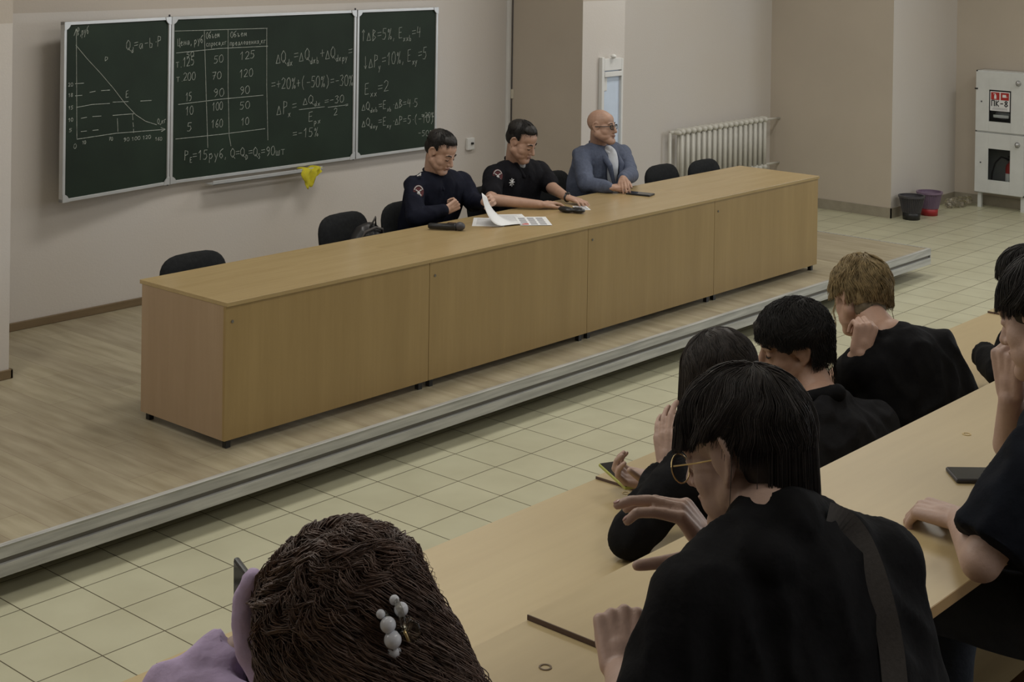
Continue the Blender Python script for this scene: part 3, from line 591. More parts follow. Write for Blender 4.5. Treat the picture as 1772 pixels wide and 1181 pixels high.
# yellow cloth draped over tray
t_ = thing('cleaning_cloth', (2.98, 2.70, .8), 'yellow cleaning cloth hanging over the chalk tray', 'cloth')
vs = []; fs = []; nx, ny = 16, 14
for j in range(ny):
    for i in range(nx):
        u = i/(nx-1); v = j/(ny-1)
        x = 2.88+.21*u+.012*math.sin(9*v); fold = .014*math.sin(u*14+v*3)
        if v < .25: y = 2.76-v/.25*.065; z = .832+.008*math.sin(u*11)
        else: y = 2.69+fold; z = .832-(v-.25)/.75*(.10+.05*math.sin(u*5+.3)+.02*math.sin(u*17))
        if v >= .25: x = 2.975+(x-2.975)*(1-.35*(v-.25))
        vs.append((x, y, z))
for j in range(ny-1):
    for i in range(nx-1): a_ = j*nx+i; fs.append((a_, a_+1, a_+nx+1, a_+nx))
o = MB().add(vs, fs).build('cloth', M['yellow'], t_, smooth=True, fix=False); sd = o.modifiers.new('t', 'SOLIDIFY'); sd.thickness = .003
MB().box((2.2,2.74,.812),(2.26,2.752,.823)).build('tmp', M['paper']).name = 'chalk_stick'
tag(bpy.data.objects['chalk_stick'], 'short white chalk stick at the left of the chalk tray', 'chalk')

J_PG = {"L0": [2.531, 0.347, 0.768], "L1": [2.444, 0.36, 0.778], "L2": [2.397, 0.38, 0.867], "L3": [2.439, 0.44, 0.981], "R0": [2.7, 0.294, 0.768], "R1": [2.729, 0.52, 0.745], "R2": [2.646, 0.54, 0.822], "R3": [2.671, 0.6, 0.904]}
# ------------------------------------------------------------------ items on the desk
def orient(o, loc, rz=0, rx=0, ry=0):
    o.location = loc; o.rotation_euler = (rx, ry, rz); return o
def phone(name, label, w, l, th, loc, rz, rx=0, ry=0, case=None):
    t_ = thing(name, (0,0,0), label, 'phone')
    MB().box((-w/2,-l/2,0),(w/2,l/2,th)).build('case', case or M['black'], t_, bevel=min(.003, th*.4))
    MB().box((-w/2+.003,-l/2+.003,th),(w/2-.003,l/2-.003,th+.0006)).build('screen', M['screen'], t_)
    orient(t_, loc, rz, rx, ry); return t_
phone('smartphone', 'black phone lying alone on the desk in front of the bald person', .10, .19, .012, (4.21,.46,HD), math.radians(14))
phone('smartphone', 'dark flat phone lying behind the wireless microphone on the desk', .075, .17, .012, (2.30,.60,HD), math.radians(-72))
def mic(label, loc, rz):
    t_ = thing('wireless_microphone', (0,0,0), label, 'microphone')
    q = MB(); q.tube([(-.12,0,.024),(-.11,0,.024),(-.05,0,.024),(.05,0,.024),(.06,0,.026)], [.012,.019,.020,.022,.027], 16); q.build('handle', M['black'], t_, smooth=True)
    MB().ell((.085,0,.028), (.035,.028,.028)).build('grille', M['darkgrey'], t_, smooth=True)
    orient(t_, loc, rz)
mic('black wireless microphone lying on the desk left of the white sheets', (2.20,.525,HD), math.radians(-55))
t_ = thing('key_pouch', (3.27,.36,HD), 'small black pouch lying in front of the officer with short sleeves', 'pouch')
q = MB(); q.ell((3.25,.39,HD+.02),(.035,.065,.02)); q.ell((3.29,.32,HD+.02),(.04,.06,.019)); remesh(q, 'pouch_body', M['black'], t_, .005, 3, (.003, 40, 1))
def sheet(label, cx_, cy_, w, l, rz, z, mats=None, name='paper_sheet'):
    t_ = thing(name, (0,0,0), label, 'paper')
    MB().box((-w/2,-l/2,0),(w/2,l/2,.001)).build('sheet', M['paper'], t_)
    if mats:
        q = MB()
        for (a_,b_,c_,d_,mi) in mats: q.box((a_,b_,.001),(c_,d_,.0014), mi)
        q.build('print', [M['ink'], M['inkred']], t_)
    orient(t_, (cx_, cy_, z), rz)
lines_ = [(-.08, .11-k*.016, .08-(k%3)*.02, .114-k*.016, 0) for k in range(14)]
sheet('white printed sheet lying under the curled page', 2.60, .52, .21, .297, math.radians(-50), HD, lines_)
sheet('white sheet with dark edge beside the photo leaflet', 2.80, .50, .21, .297, math.radians(-38), HD+.001, lines_)
sheet('glossy leaflet with small grey pictures and a red corner', 2.83, .33, .21, .297, math.radians(-42), HD+.003, [(-.09+.06*i_, -.13+.065*j_, -.045+.06*i_, -.08+.065*j_, 1 if (i_, j_) == (0, 0) else 0) for i_ in range(3) for j_ in range(4)])
sheet('small printed card lying right of the black pouch', 3.46, .42, .10, .16, math.radians(-40), HD, [(-.04,-.06,.04,-.02,0),(-.04,.0,.04,.06,0)])
# curled page held up by the first officer
t_ = thing('paper_sheet', (2.66,.5,HD), 'white page curled upward, held by the officer with long sleeves', 'paper')
vs = []; fs = []; n_ = 16
base = Vector((2.60,.36,HD+.006)); wdir = Vector((math.cos(math.radians(60)), math.sin(math.radians(60)), 0)); 
def bez(P4, t): return P4[0]*(1-t)**3+P4[1]*3*t*(1-t)**2+P4[2]*3*t*t*(1-t)+P4[3]*t**3
PGD = {k: Vector(v) for k, v in J_PG.items()}
for i in range(n_):
    t = i/(n_-1); l_ = bez([PGD['L%d' % k] for k in range(4)], t); r_ = bez([PGD['R%d' % k] for k in range(4)], t)
    for j in range(6): vs.append(l_.lerp(r_, j/5)+Vector((0,0,.002*math.sin(j/5*3))))
for i in range(n_-1):
    for j in range(5): a_ = i*6+j; fs.append((a_, a_+1, a_+7, a_+6))
o = MB().add(vs, fs).build('page', M['paper'], t_, smooth=True, fix=False); sd = o.modifiers.new('t', 'SOLIDIFY'); sd.thickness = .0012

# ------------------------------------------------------------------ student rows
ZA, ZB = 1.085, 1.495
def row_table(x0, x1, yf, yn, z, label, grp, name='student_table', legs=True):
    t_ = thing(name, ((x0+x1)/2, (yf+yn)/2, z-.75), label, 'table', grp)
    q = MB(); q.box((x0, yn, z-.022), (x1, yf, z)); q.build('tabletop', M['t_top'], t_)
    MB().box((x0-.0015, yn, z-.0205), (x0, yf+.0005, z-.0004)).build('edge_band', M['t_edge'], t_)
    MB().box((x0, yn-.0015, z-.021), (x1, yn, z-.0005)).build('near_edge_band', M['t_edge2'], t_)
    MB().box((x0+.02, yf-.10, z-.72), (x1-.02, yf-.08, z-.022)).build('modesty_panel', M['t_top'], t_)
    for x in (x0+.06, x1-.08): MB().box((x, yn+.05, z-.75), (x+.03, yf-.10, z-.022)).build('support', M['bench'], t_)
    return t_
YA, YB_ = -3.463, -4.474; DT = .487
A_spans = [(-4.6,-2.942,-.009,'lower row table at the bottom left corner, a step lower than its neighbour'), (-2.940,-1.415,0,'lower row table in front of the person with the hair clip, long bare beech top'), (-1.413,1.27,.008,'lower row table under the elbows of the students in black, phone held above it'), (1.272,3.2,.016,'lower row table at the far right, behind the blond student')]
for (x0, x1, dz, lb) in A_spans: row_table(x0, x1, YA, YA-DT, ZA+dz, lb, 'tables of the lower student row')
B_spans = [(-5.0,-2.923,-.009,'upper row table left of the dark edge seam, with a small ring mark'), (-2.921,.9,0,'upper row table running past the person with the shoulder bag to the right edge')]
for (x0, x1, dz, lb) in B_spans: row_table(x0, x1, YB_, YB_-DT, ZB+dz, lb, 'tables of the upper student row')
for (x, y, z) in ((-3.031,-4.603,ZB-.009),(-1.492,-4.608,ZB),(-1.445,-3.593,ZA)):
    q = MB(); q.lathe([(.0075,0),(.0105,0),(.0105,.0012),(.0075,.0012),(.0075,0)], (x,y,z), 24); o = q.build('screw_ring', M['ring'] if x < -3 else M['gold']); tag(o, {-3.031:'small dark ring on the upper table left of the fist', -1.492:'small brass ring on the upper table near the lying phone', -1.445:'small ring on the lower table beside the held phone'}[x], 'ring')
# tiers
struct('tier_lower', MB().box((-9,-4.85,ZF),(11.2,-2.9,ZA-.75)), M['tread'])
struct('tier_upper', MB().box((-9,-5.85,ZF),(11.2,-4.85,ZB-.75)), M['tread'])
struct('tier_rear', MB().box((-9,-10,ZF),(11.2,-5.85,ZB-.37)), M['tread'])
for (yy, zz, lb) in ((-4.30, ZA, 'long wooden bench of the lower student row'), (-5.30, ZB, 'long wooden bench of the upper student row')):
    t_ = thing('student_bench', (-1, yy, zz-.75), lb, 'bench')
    MB().box((-5,yy-.15,zz-.32),(3.2,yy+.15,zz-.30)).build('seat', M['bench'], t_)
    for x in (-4.5,-2.5,-.5,1.5,3.0): MB().box((x,yy-.12,zz-.75),(x+.03,yy+.12,zz-.32)).build('support', M['bench'], t_)

# ------------------------------------------------------------------ people
J = {
    'O1': {"head": [2.613, 0.98, 1.17], "neck": [2.643, 1.065, 1.005], "sr": [2.44, 1.06, 0.952], "sl": [2.925, 1.06, 0.929], "er": [2.323, 0.92, 0.774], "wr": [2.486, 0.8, 0.816], "el": [2.892, 0.93, 0.804], "wl": [2.777, 0.72, 0.845], "emb": [2.373, 0.95, 0.934]},
    'O2': {"head": [3.426, 0.95, 1.17], "neck": [3.466, 1.04, 1.005], "sr": [3.254, 1.06, 0.934], "sl": [3.759, 1.05, 0.915], "er": [3.006, 0.86, 0.815], "wr": [3.21, 0.58, 0.794], "el": [3.665, 0.85, 0.822], "wl": [3.528, 0.6, 0.802], "emb": [3.172, 0.95, 0.956], "star": [3.231, 0.87, 0.91]},
    'O3': {"head": [4.412, 0.98, 1.192], "neck": [4.472, 1.05, 1.027], "sr": [4.255, 1.05, 0.978], "sl": [4.771, 1.05, 0.945], "er": [4.073, 0.86, 0.8], "wr": [4.096, 0.64, 0.802], "el": [4.584, 0.82, 0.827], "wl": [4.264, 0.66, 0.845]},
    'B1': {"head": [-2.956, -4.913, 1.884], "neck": [-2.997, -4.988, 1.81], "sl": [-3.14, -4.964, 1.729], "sr": [-2.824, -5.062, 1.713], "el": [-3.261, -4.951, 1.572], "wl": [-3.061, -4.773, 1.545], "er": [-2.816, -4.878, 1.544], "wr": [-2.906, -4.836, 1.695], "lpa": [-3.094, -4.926, 1.743], "lpb": [-3.084, -4.847, 1.687], "lpc": [-3.116, -4.932, 1.714], "lpd": [-3.111, -4.966, 1.772], "but": [-3.161, -4.941, 1.719], "st0": [-2.935, -5.013, 1.799], "st1": [-2.917, -5.033, 1.812], "st2": [-2.9, -5.052, 1.807], "st3": [-2.887, -5.066, 1.784], "st4": [-2.877, -5.078, 1.75], "st5": [-2.869, -5.088, 1.713], "st6": [-2.862, -5.096, 1.675], "st7": [-2.856, -5.103, 1.638], "st8": [-2.853, -5.107, 1.6], "st9": [-2.85, -5.11, 1.563], "st10": [-2.849, -5.112, 1.529]},
    'B2': {"head": [-3.586, -4.735, 1.765], "neck": [-3.611, -4.828, 1.706], "sl": [-3.65, -4.816, 1.62], "sr": [-3.475, -4.832, 1.597], "el": [-3.682, -4.524, 1.638], "wl": [-3.594, -4.547, 1.686], "er": [-3.578, -4.596, 1.573], "wr": [-3.561, -4.539, 1.671], "clip": [-3.756, -4.994, 1.913], "hd0": [-3.641, -4.627, 1.83], "hd1": [-3.651, -4.617, 1.801], "hd2": [-3.658, -4.624, 1.769], "hd3": [-3.661, -4.637, 1.741], "hd4": [-3.659, -4.654, 1.72], "hd5": [-3.659, -4.684, 1.709], "ph": [-3.608, -4.561, 1.729], "hand": [-3.599, -4.572, 1.668]},
    'B3': {"head": [-1.89, -4.95, 1.898], "neck": [-1.97, -5.012, 1.77], "sl": [-2.164, -5.051, 1.705], "sr": [-1.672, -5.078, 1.624], "el": [-2.29, -4.992, 1.545], "wl": [-2.106, -4.869, 1.535], "er": [-1.812, -4.846, 1.603], "wr": [-1.861, -4.865, 1.714], "hip": [-1.718, -5.03, 1.269]},
    'A1': {"head": [-1.361, -3.851, 1.444], "neck": [-1.405, -3.955, 1.305], "sl": [-1.627, -3.931, 1.278], "sr": [-1.19, -3.971, 1.201], "el": [-1.801, -3.872, 1.14], "wl": [-1.583, -3.83, 1.25], "er": [-1.21, -3.691, 1.041], "wr": [-1.44, -3.692, 1.144]},
    'A2': {"head": [-0.925, -3.815, 1.44], "neck": [-0.971, -3.944, 1.315], "sl": [-1.141, -3.951, 1.216], "sr": [-0.807, -4.024, 1.229], "el": [-1.241, -3.681, 1.096], "wl": [-1.061, -3.521, 1.096], "er": [-0.787, -3.754, 1.089], "wr": [-0.987, -3.634, 1.089]},
    'A3': {"head": [-0.447, -3.778, 1.5], "neck": [-0.548, -3.936, 1.418], "sl": [-0.669, -3.922, 1.341], "sr": [-0.432, -4.037, 1.37], "el": [-0.647, -3.798, 1.267], "wl": [-0.704, -3.913, 1.392], "er": [-0.412, -3.777, 1.23], "wr": [-0.612, -3.697, 1.25]},
    'A4': {"head": [0.521, -3.931, 1.416], "neck": [0.45, -4.004, 1.305], "sl": [0.204, -4.029, 1.268], "sr": [0.7, -4.134, 1.221], "el": [0.129, -4.021, 1.179], "wl": [0.289, -3.861, 1.199], "er": [0.72, -3.874, 1.081], "wr": [0.52, -3.794, 1.101]}}
def headframe(yaw, pitch=0, roll=0):
    cy_, sy_ = math.cos(yaw), math.sin(yaw); cp, sp = math.cos(pitch), math.sin(pitch)
    f_ = V((cy_*cp, sy_*cp, sp)); r0 = V((sy_, -cy_, 0)); u0 = r0.cross(f_)
    r_ = r0*math.cos(roll)+u0*math.sin(roll); u_ = u0*math.cos(roll)-r0*math.sin(roll)
    return Matrix((r_, f_, u_)).transposed()
def head_prims(mb, c, R3, s=1.0, ears=(1,1), fat=0, ek=1.2):
    P = lambda x, y, z: c+R3 @ (V((x, y, z))*s)
    E = lambda p, r: mb.ell(P(*p), (r[0]*s, r[1]*s, r[2]*s), R3)
    C = lambda a, b, ra, rb: mb.cap(P(*a), P(*b), ra*s, rb*s)
    E((0,-.012,.04),(.076,.096,.084)); E((0,.030,-.024),(.064+fat,.061,.085)); E((0,.04,.05),(.062,.05,.05))
    for sx in (-1,1):
        C((sx*.052,-.002,-.045),(sx*.016,.068,-.098),.026+fat,.02+fat*.7); E((sx*.034,.046,-.03),(.030+fat,.032,.036)); E((sx*.028,.034,-.062),(.034+fat,.046,.038)); C((sx*.04,.076,.024),(sx*.012,.085,.02),.010,.011); E((sx*.031,.078,.002),(.014,.011,.010))
        C((0,.098,-.032),(sx*.012,.095,-.036),.011,.008)
        if ears[0 if sx < 0 else 1]:
            pts = [(.070,.008,.008),(.074,.002,.026),(.079,-.010,.033),(.084,-.022,.026),(.085,-.027,.008),(.082,-.020,-.012),(.077,-.010,-.024),(.072,-.002,-.026)]
            pts = [(.072+(a_[0]-.072)*(ek+.05+(ek-1.2)*2), -.008+(a_[1]+.008)*ek, a_[2]*ek) for a_ in pts]
            for a_, b_ in zip(pts[:-1], pts[1:]): C((sx*a_[0],a_[1],a_[2]),(sx*b_[0],b_[1],b_[2]),.0058,.0055)
            E((sx*(.076+(ek-1.2)*.02),-.012,.004),(.0065,.017*ek,.026*ek)); E((sx*.077,.006,.0),(.006,.006,.009))
    E((0,.074,-.10),(.022+fat,.020,.018)); C((0,.088,.012),(0,.108,-.03),.0085,.0125)
    E((0,.088,-.057),(.024,.012,.0065)); E((0,.086,-.068),(.021,.012,.0075))
    return P
def face_parts(body, c, R3, s, eyes='down', brow=True, mouth=True, browmat=None):
    P = lambda x, y, z: c+R3 @ (V((x, y, z))*s)
    for sx in (-1, 1):
        if eyes == 'open':
            MB().ell(P(sx*.031,.083,.001), (.0125*s,.008*s,.0062*s), R3).build('eye', M['eyew'], body, smooth=True)
            MB().ell(P(sx*.031,.0885,.001), (.0055*s,.0035*s,.0055*s), R3).build('iris', M['iris'], body, smooth=True)
            MB().tube([P(sx*.044,.082,.004),P(sx*.031,.0905,.0085),P(sx*.018,.086,.004)], .0018*s, 6).build('upper_lid', M['brow'], body)
        else:
            MB().tube([P(sx*.045,.080,-.001),P(sx*.038,.0865,-.005),P(sx*.028,.0885,-.0055),P(sx*.018,.086,-.002)], [.0012*s,.0024*s,.0024*s,.0012*s], 6).build('eyelashes', M['brow'], body)
        if brow: MB().tube([P(sx*.050,.076,.024),P(sx*.036,.0875,.031),P(sx*.016,.0935,.026)], [.0022*s,.0042*s,.0038*s], 7).build('eyebrow', browmat or M['brow'], body, smooth=True)
    if mouth:
        MB().ell(P(0,.0945,-.0575), (.022*s,.0065*s,.0045*s), R3).ell(P(0,.0925,-.067), (.019*s,.0065*s,.0055*s), R3).build('lips', M['lips'], body, smooth=True)
        MB().tube([P(-.021,.092,-.0625),P(0,.1005,-.062),P(.021,.092,-.0625)], .0013*s, 6).build('mouth_line', M['brow'], body)
def hand_prims(mb, W, D, N, side=1, s=1.0, curl=((.3,.4,.3),)*4, spread=.06, thumb=(.5,.6,.3,.3), nails=None):
    """W wrist, D wrist->knuckles, N palm normal, side=+1 puts the thumb along D x N"""
    D = V(D).normalized(); N = V(N); N = (N-D*N.dot(D)).normalized(); A = D.cross(N)*side
    offs = (.030,.010,-.010,-.028); mcp = (.088,.092,.086,.078)
    lens = ((.042,.026,.021),(.047,.030,.022),(.043,.028,.021),(.034,.021,.018)); rad = (.0095,.0098,.0092,.0082)
    kn = []
    for i in range(4):
        k = W+(D*mcp[i]+A*offs[i])*s; kn.append(k)
        mb.cap(W+(A*offs[i]*.6+D*.01)*s, k, .0155*s, .0115*s, 12, 4)
    mb.cap(W-D*.01*s, W+D*.035*s, .024*s, .024*s, flat=(N, .75)); mb.ell(W+(D*.05)*s+N*.004*s, (.03*s,)*3 if False else (.028*s,.028*s,.017*s), Matrix((A, D, N)).transposed())
    tips = []
    for i in range(4):
        p_ = kn[i]; ang = 0; sp = (1.5-i)*spread; d0 = (D*math.cos(sp)+A*math.sin(sp)); r_ = rad[i]*s
        for j in range(3):
            ang += curl[i][j]; d_ = d0*math.cos(ang)+N*math.sin(ang); q_ = p_+d_*lens[i][j]*s
            mb.cap(p_, q_, r_*1.04, r_*.92, 12, 4); p_ = q_; r_ *= .92
        tips.append((p_, d_, (D*-math.sin(ang)+N*math.cos(ang))*-1, r_))
    a1, a2, b1, b2 = thumb   # spread away from the palm, bend toward N, joint bends
    p_ = W+(D*.018+A*.022+N*.006)*s; d_ = (D*math.cos(a1)+A*math.sin(a1))*math.cos(a2)+N*math.sin(a2); r_ = .0135*s
    bend_ax = (D*.6-A*.5+N*.4).normalized()
    for j, (l_, b_) in enumerate(((.044,0),(.034,b1),(.028,b2))):
        d_ = (d_+bend_ax*b_).normalized(); q_ = p_+d_*l_*s; mb.cap(p_, q_, r_, r_*.86, 12, 4); p_ = q_; r_ *= .86
    tips.append((p_, d_, (d_.cross(N).cross(d_))*-1, r_))
    if nails is not None:
        for (p_, d_, up_, r_) in tips: 
            nb = p_-d_*.002+up_*r_*.72; nails.ell(nb, (r_*.62, r_*.95, r_*.3), Matrix((d_.cross(up_).normalized(), d_.normalized(), up_.normalized())).transposed(), 10, 6)
    return kn
def seated_lower(mb, hip, fwd, floor_z, r=1.0, knee_h=.50):
    fwd = V((fwd[0], fwd[1], 0)).normalized(); sd = V((fwd.y, -fwd.x, 0)); out = []
    for s_ in (-1, 1):
        h = hip+sd*.09*s_; k = hip+sd*.13*s_+fwd*.40; k.z = floor_z+knee_h; a_ = V((k.x, k.y, floor_z+.09))+fwd*.02
        mb.cap(h, k, .085*r, .06*r); mb.cap(k, a_, .058*r, .045*r); out.append(a_)
    mb.ell(hip, (.17*r, .13*r, .11*r)); return out
def shoes(p, anks, fwd, fz):
    fwd = V((fwd[0], fwd[1], 0)).normalized()
    for a_ in anks: remesh(MB().cap(V((a_.x,a_.y,fz+.045))-fwd*.03, V((a_.x,a_.y,fz+.04))+fwd*.14, .042, .036), 'shoe', M['black'], p, .012, 2)
def torso_prims(mb, j, hip, k=1.0, deep=1.0, shr=.062, trap=.066, fill=False):
    n, sl, sr = V(j['neck']), V(j['sl']), V(j['sr']); mid = (sl+sr)/2; ax = (sr-sl).normalized(); w = (sr-sl).length
    mb.cap(sl, sr, (shr+.006)*k, (shr+.006)*k)
    for s_, sh in ((-1, sl), (1, sr)):
        inn = sh.lerp(mid, .12); o1 = hip+ax*s_*.10
        mb.cap(inn, inn.lerp(o1, .45), .072*k, .098*k); mb.cap(inn.lerp(o1, .45), o1, .098*k, .105*k)
        top = mid+ax*(w*.2*s_)-V((0,0,.02)); bot = hip+ax*.05*s_
        mb.cap(top, top.lerp(bot, .4), .098*k*deep, .118*k*deep); mb.cap(top.lerp(bot, .4), bot, .118*k*deep, .12*k*deep)
        mb.cap(n-V((0,0,.012))+ax*.025*s_, sh.lerp(mid,.05), .050*k, trap*k); mb.cap((n+mid)/2+ax*.02*s_, sh.lerp(mid,.3), trap*k, trap*k)
    mb.cap(mid, hip, .105*k*deep, .125*k*deep)
    if fill: mb.ell(n+V((0,-.034,.004)), (.070,.046,.052)); mb.cap(n+V((-.07,-.03,-.025)), n+V((.07,-.03,-.025)), .05, .05); mb.cap(n+V((-.042,-.02,.012)), n+V((.042,-.02,.012)), .030, .030)
def sleeve(mb, a, b, ra, rb): mb.cap(a, b, ra, rb)
def strands(name, mat, parent, c, R3, rad, s=1.0, off=(0,-.012,.035), n=1500, crown=(0,-.45,.9), zlim=None, r=.0011, seg=14, wob=.0, curl=0, drop=.0, lift=.0, jitter=.15, tmax=2.6, seed=1, front_cut=None, wl=.05, length=9, taper=.35, clump=0, fall=None, cg=.05, lk=.05, cutr=(.75, 1.0), warp=.12, dtk=1.0):
    """fine strands combed from the crown over an ellipsoid in head space, then falling"""
    rnd = random.Random(seed); cr = V(crown).normalized(); ux = cr.cross(V((1,0,0))).normalized(); uy = cr.cross(ux)
    off = V(off); Ri = R3.inverted(); down = Ri @ V((0,0,-1)); fd = Ri @ V(fall).normalized() if fall else down
    vs = []; fs = []
    locks = [(rnd.random()*2*PI, rnd.random()*1.5, rnd.random()*6.28, rnd.uniform(-jitter, jitter), rnd.uniform(-.02,lk)) for _ in range(clump)]
    for i in range(n):
        ph = rnd.random()*2*PI; t0 = (rnd.random()**.8)*1.5; k = 1+rnd.uniform(-.02,.035)+lift; dt = (.11+rnd.random()*.02)*dtk; jj = rnd.uniform(-jitter, jitter)*1.2; phase = rnd.random()*6.28; pts = []
        if clump:
            lo = locks[i % clump]; ph = lo[0]+rnd.gauss(0, cg); t0 = max(0, lo[1]+rnd.gauss(0, .08)); phase = lo[2]+rnd.gauss(0, .3); jj = lo[3]+rnd.gauss(0, .03); k = 1+lo[4]+rnd.gauss(0, .012)+lift
        t = t0; hang = None; tot = 0; tb = 0; last = None; lcut = rnd.uniform(*cutr); zl0 = -9; th = 0
        for st in range(int((seg+40)/dtk) if drop else seg*2):
            if hang is None:
                w0 = cr*math.cos(t)+(ux*math.cos(ph)+uy*math.sin(ph))*math.sin(t); pa = ph+jj*(t-t0)+wob*math.sin(t*3.1+ph*3)+warp*noise.noise(w0*2.6+V((seed, 0, 0)))/max(.35, math.sin(t))
                d_ = cr*math.cos(t)+(ux*math.cos(pa)+uy*math.sin(pa))*math.sin(t)
                p_ = V((d_.x*rad[0], d_.y*rad[1], d_.z*rad[2]))*k*(1+.02*math.sin(t*5+ph*9))
                if drop and (d_.dot(down) > .05 or t > tmax): hang = p_.copy(); th = tot; zl = zl0
            else:
                hv = V((p_.x, p_.y, 0)).normalized(); p_ = p_+(down.lerp(fd, min(1, (tot-th)/.05)) if fall else down)*.013*dtk+hv*(.0010 if clump else .0006)
            q_ = p_+off
            if last is not None: tb += (q_-last).length
            last = q_.copy()
            if curl:
                an = phase+tb*6.28/wl; amp = curl*min(1, tb/.05+.25); side = cr.cross(p_).normalized(); q_ = q_+side*math.sin(an)*amp+p_.normalized()*math.cos(an)*amp*.8
            if hang is None: zl = zl0 = zlim(math.atan2(p_.x, p_.y)) if zlim else -9
            if q_.z < zl*lcut+(1-lcut)*.03 and len(pts) > 2: break
            if tot > length*lcut: break
            if front_cut and front_cut(q_): break
            if pts: tot += (q_-pts[-1]).length
            pts.append(q_)
            t += dt
            if t > 3.0 and hang is None: break
        if len(pts) < 3: continue
        W_ = [c+R3 @ (p_*s) for p_ in pts]; m_ = len(W_); b0 = len(vs); a = None
        for q in range(m_):
            tg = (W_[min(q+1,m_-1)]-W_[max(q-1,0)]).normalized()
            if a is None: a = tg.orthogonal().normalized()
            else: a = (a-tg*a.dot(tg)); a = a.normalized() if a.length > 1e-6 else tg.orthogonal().normalized()
            b = tg.cross(a); rr = r*s*(1-(1-taper)*q/(m_-1))
            vs.append(W_[q]+a*rr); vs.append(W_[q]-a*rr*.5+b*rr*.87); vs.append(W_[q]-a*rr*.5-b*rr*.87)
            if q:
                x0 = b0+(q-1)*3
                for z_ in range(3): fs.append((x0+z_, x0+(z_+1)%3, x0+3+(z_+1)%3, x0+3+z_))
    o = MB(); o.v = vs; o.f = fs; o.mi = [0]*len(fs)
    return o.build(name, mat, parent, smooth=True, fix=False)
def hair_cap(parent, mat, c, R3, s, prims, voxel=.005, wr=(.004, 45, 1), name='hair', it=2, cut=None):
    mb = MB()
    for pr in prims:
        if pr[0] == 'e': mb.ell(c+R3 @ (V(pr[1])*s), tuple(v*s for v in pr[2]), R3)
        else: mb.cap(c+R3 @ (V(pr[1])*s), c+R3 @ (V(pr[2])*s), pr[3]*s, pr[4]*s)
    return remesh(mb, name, mat, parent, voxel, it, wr)
def part_ring(c, R3, s, pts, r, name, mat, parent): return MB().tube([c+R3 @ (V(p_)*s) for p_ in pts], r*s, 8).build(name, mat, parent, smooth=True)

# ---- three men behind the desk ------------------------------------------------------------
def officer_hair(p, c, R3, s, seed, fade=True):
    h = hair_cap(p, M['hair_black'], c, R3, s, [('e',(0,-.030,.066),(.078,.092,.073)), ('e',(0,.022,.100),(.058,.052,.036)), ('e',(0,-.055,.02),(.072,.062,.07)),('e',(.066,-.018,.04),(.016,.04,.034)),('e',(-.066,-.018,.04),(.016,.04,.034))], .005, (.003, 60, seed), 'hair', 1)
    strands('hair_strands', M['hair_black'], h, c, R3, (.081,.102,.088), s, (0,-.012,.052), 500, (0,-.4,.9), lambda a: .105 if abs(a) < 1.1 else .03, .0014, 7, .1, jitter=.3, seed=seed, tmax=1.6).parent = h
    return h
def snap(o, p_):
    from mathutils.bvhtree import BVHTree
    me = o.data; b_ = BVHTree.FromPolygons([v.co for v in me.vertices], [tuple(f_.vertices) for f_ in me.polygons]); d_ = (V(p_)-ray_o).normalized()
    h = b_.ray_cast(V(p_)-d_*.5, d_)[0]; return h if h else V(p_)
def emblem(parent, c, nrm, up, s, name='sleeve_emblem'):
    nrm = V(nrm).normalized(); up = (V(up)-nrm*V(up).dot(nrm)).normalized(); rt = up.cross(nrm)
    T = lambda u, v, w: c+(rt*u+up*v)*s+nrm*w
    q = MB(); poly = [(math.cos(a_*PI/12)*.036, math.sin(a_*PI/12)*.045) for a_ in range(24)]
    q.prism(poly, -.012, .006, 0, lambda x, y, z: T(x, y, z)); e = q.build(name, M['badge_red'], parent)
    q = MB(); q.tube([T(math.cos(a_)*.030, math.sin(a_)*.038, .008) for a_ in [PI*(.1+k*.08) for k in range(11)]], .0035*s, 6)
    q.ell(T(0,-.012,.006), (.012*s,.012*s,.012*s)); q.tube([T(-.02,.012,.008), T(0,-.002,.009), T(.02,.012,.008)], .005*s, 6); q.tube([T(-.018,-.026,.008), T(0,-.016,.009), T(.018,-.026,.008)], .005*s, 6)
    q.tube([T(math.cos(a_)*.026, math.sin(a_)*.034, .008) for a_ in [PI*(1.25+k*.07) for k in range(8)]], .003*s, 6)
    q.build('emblem_figure', M['badge'], e)
    return e
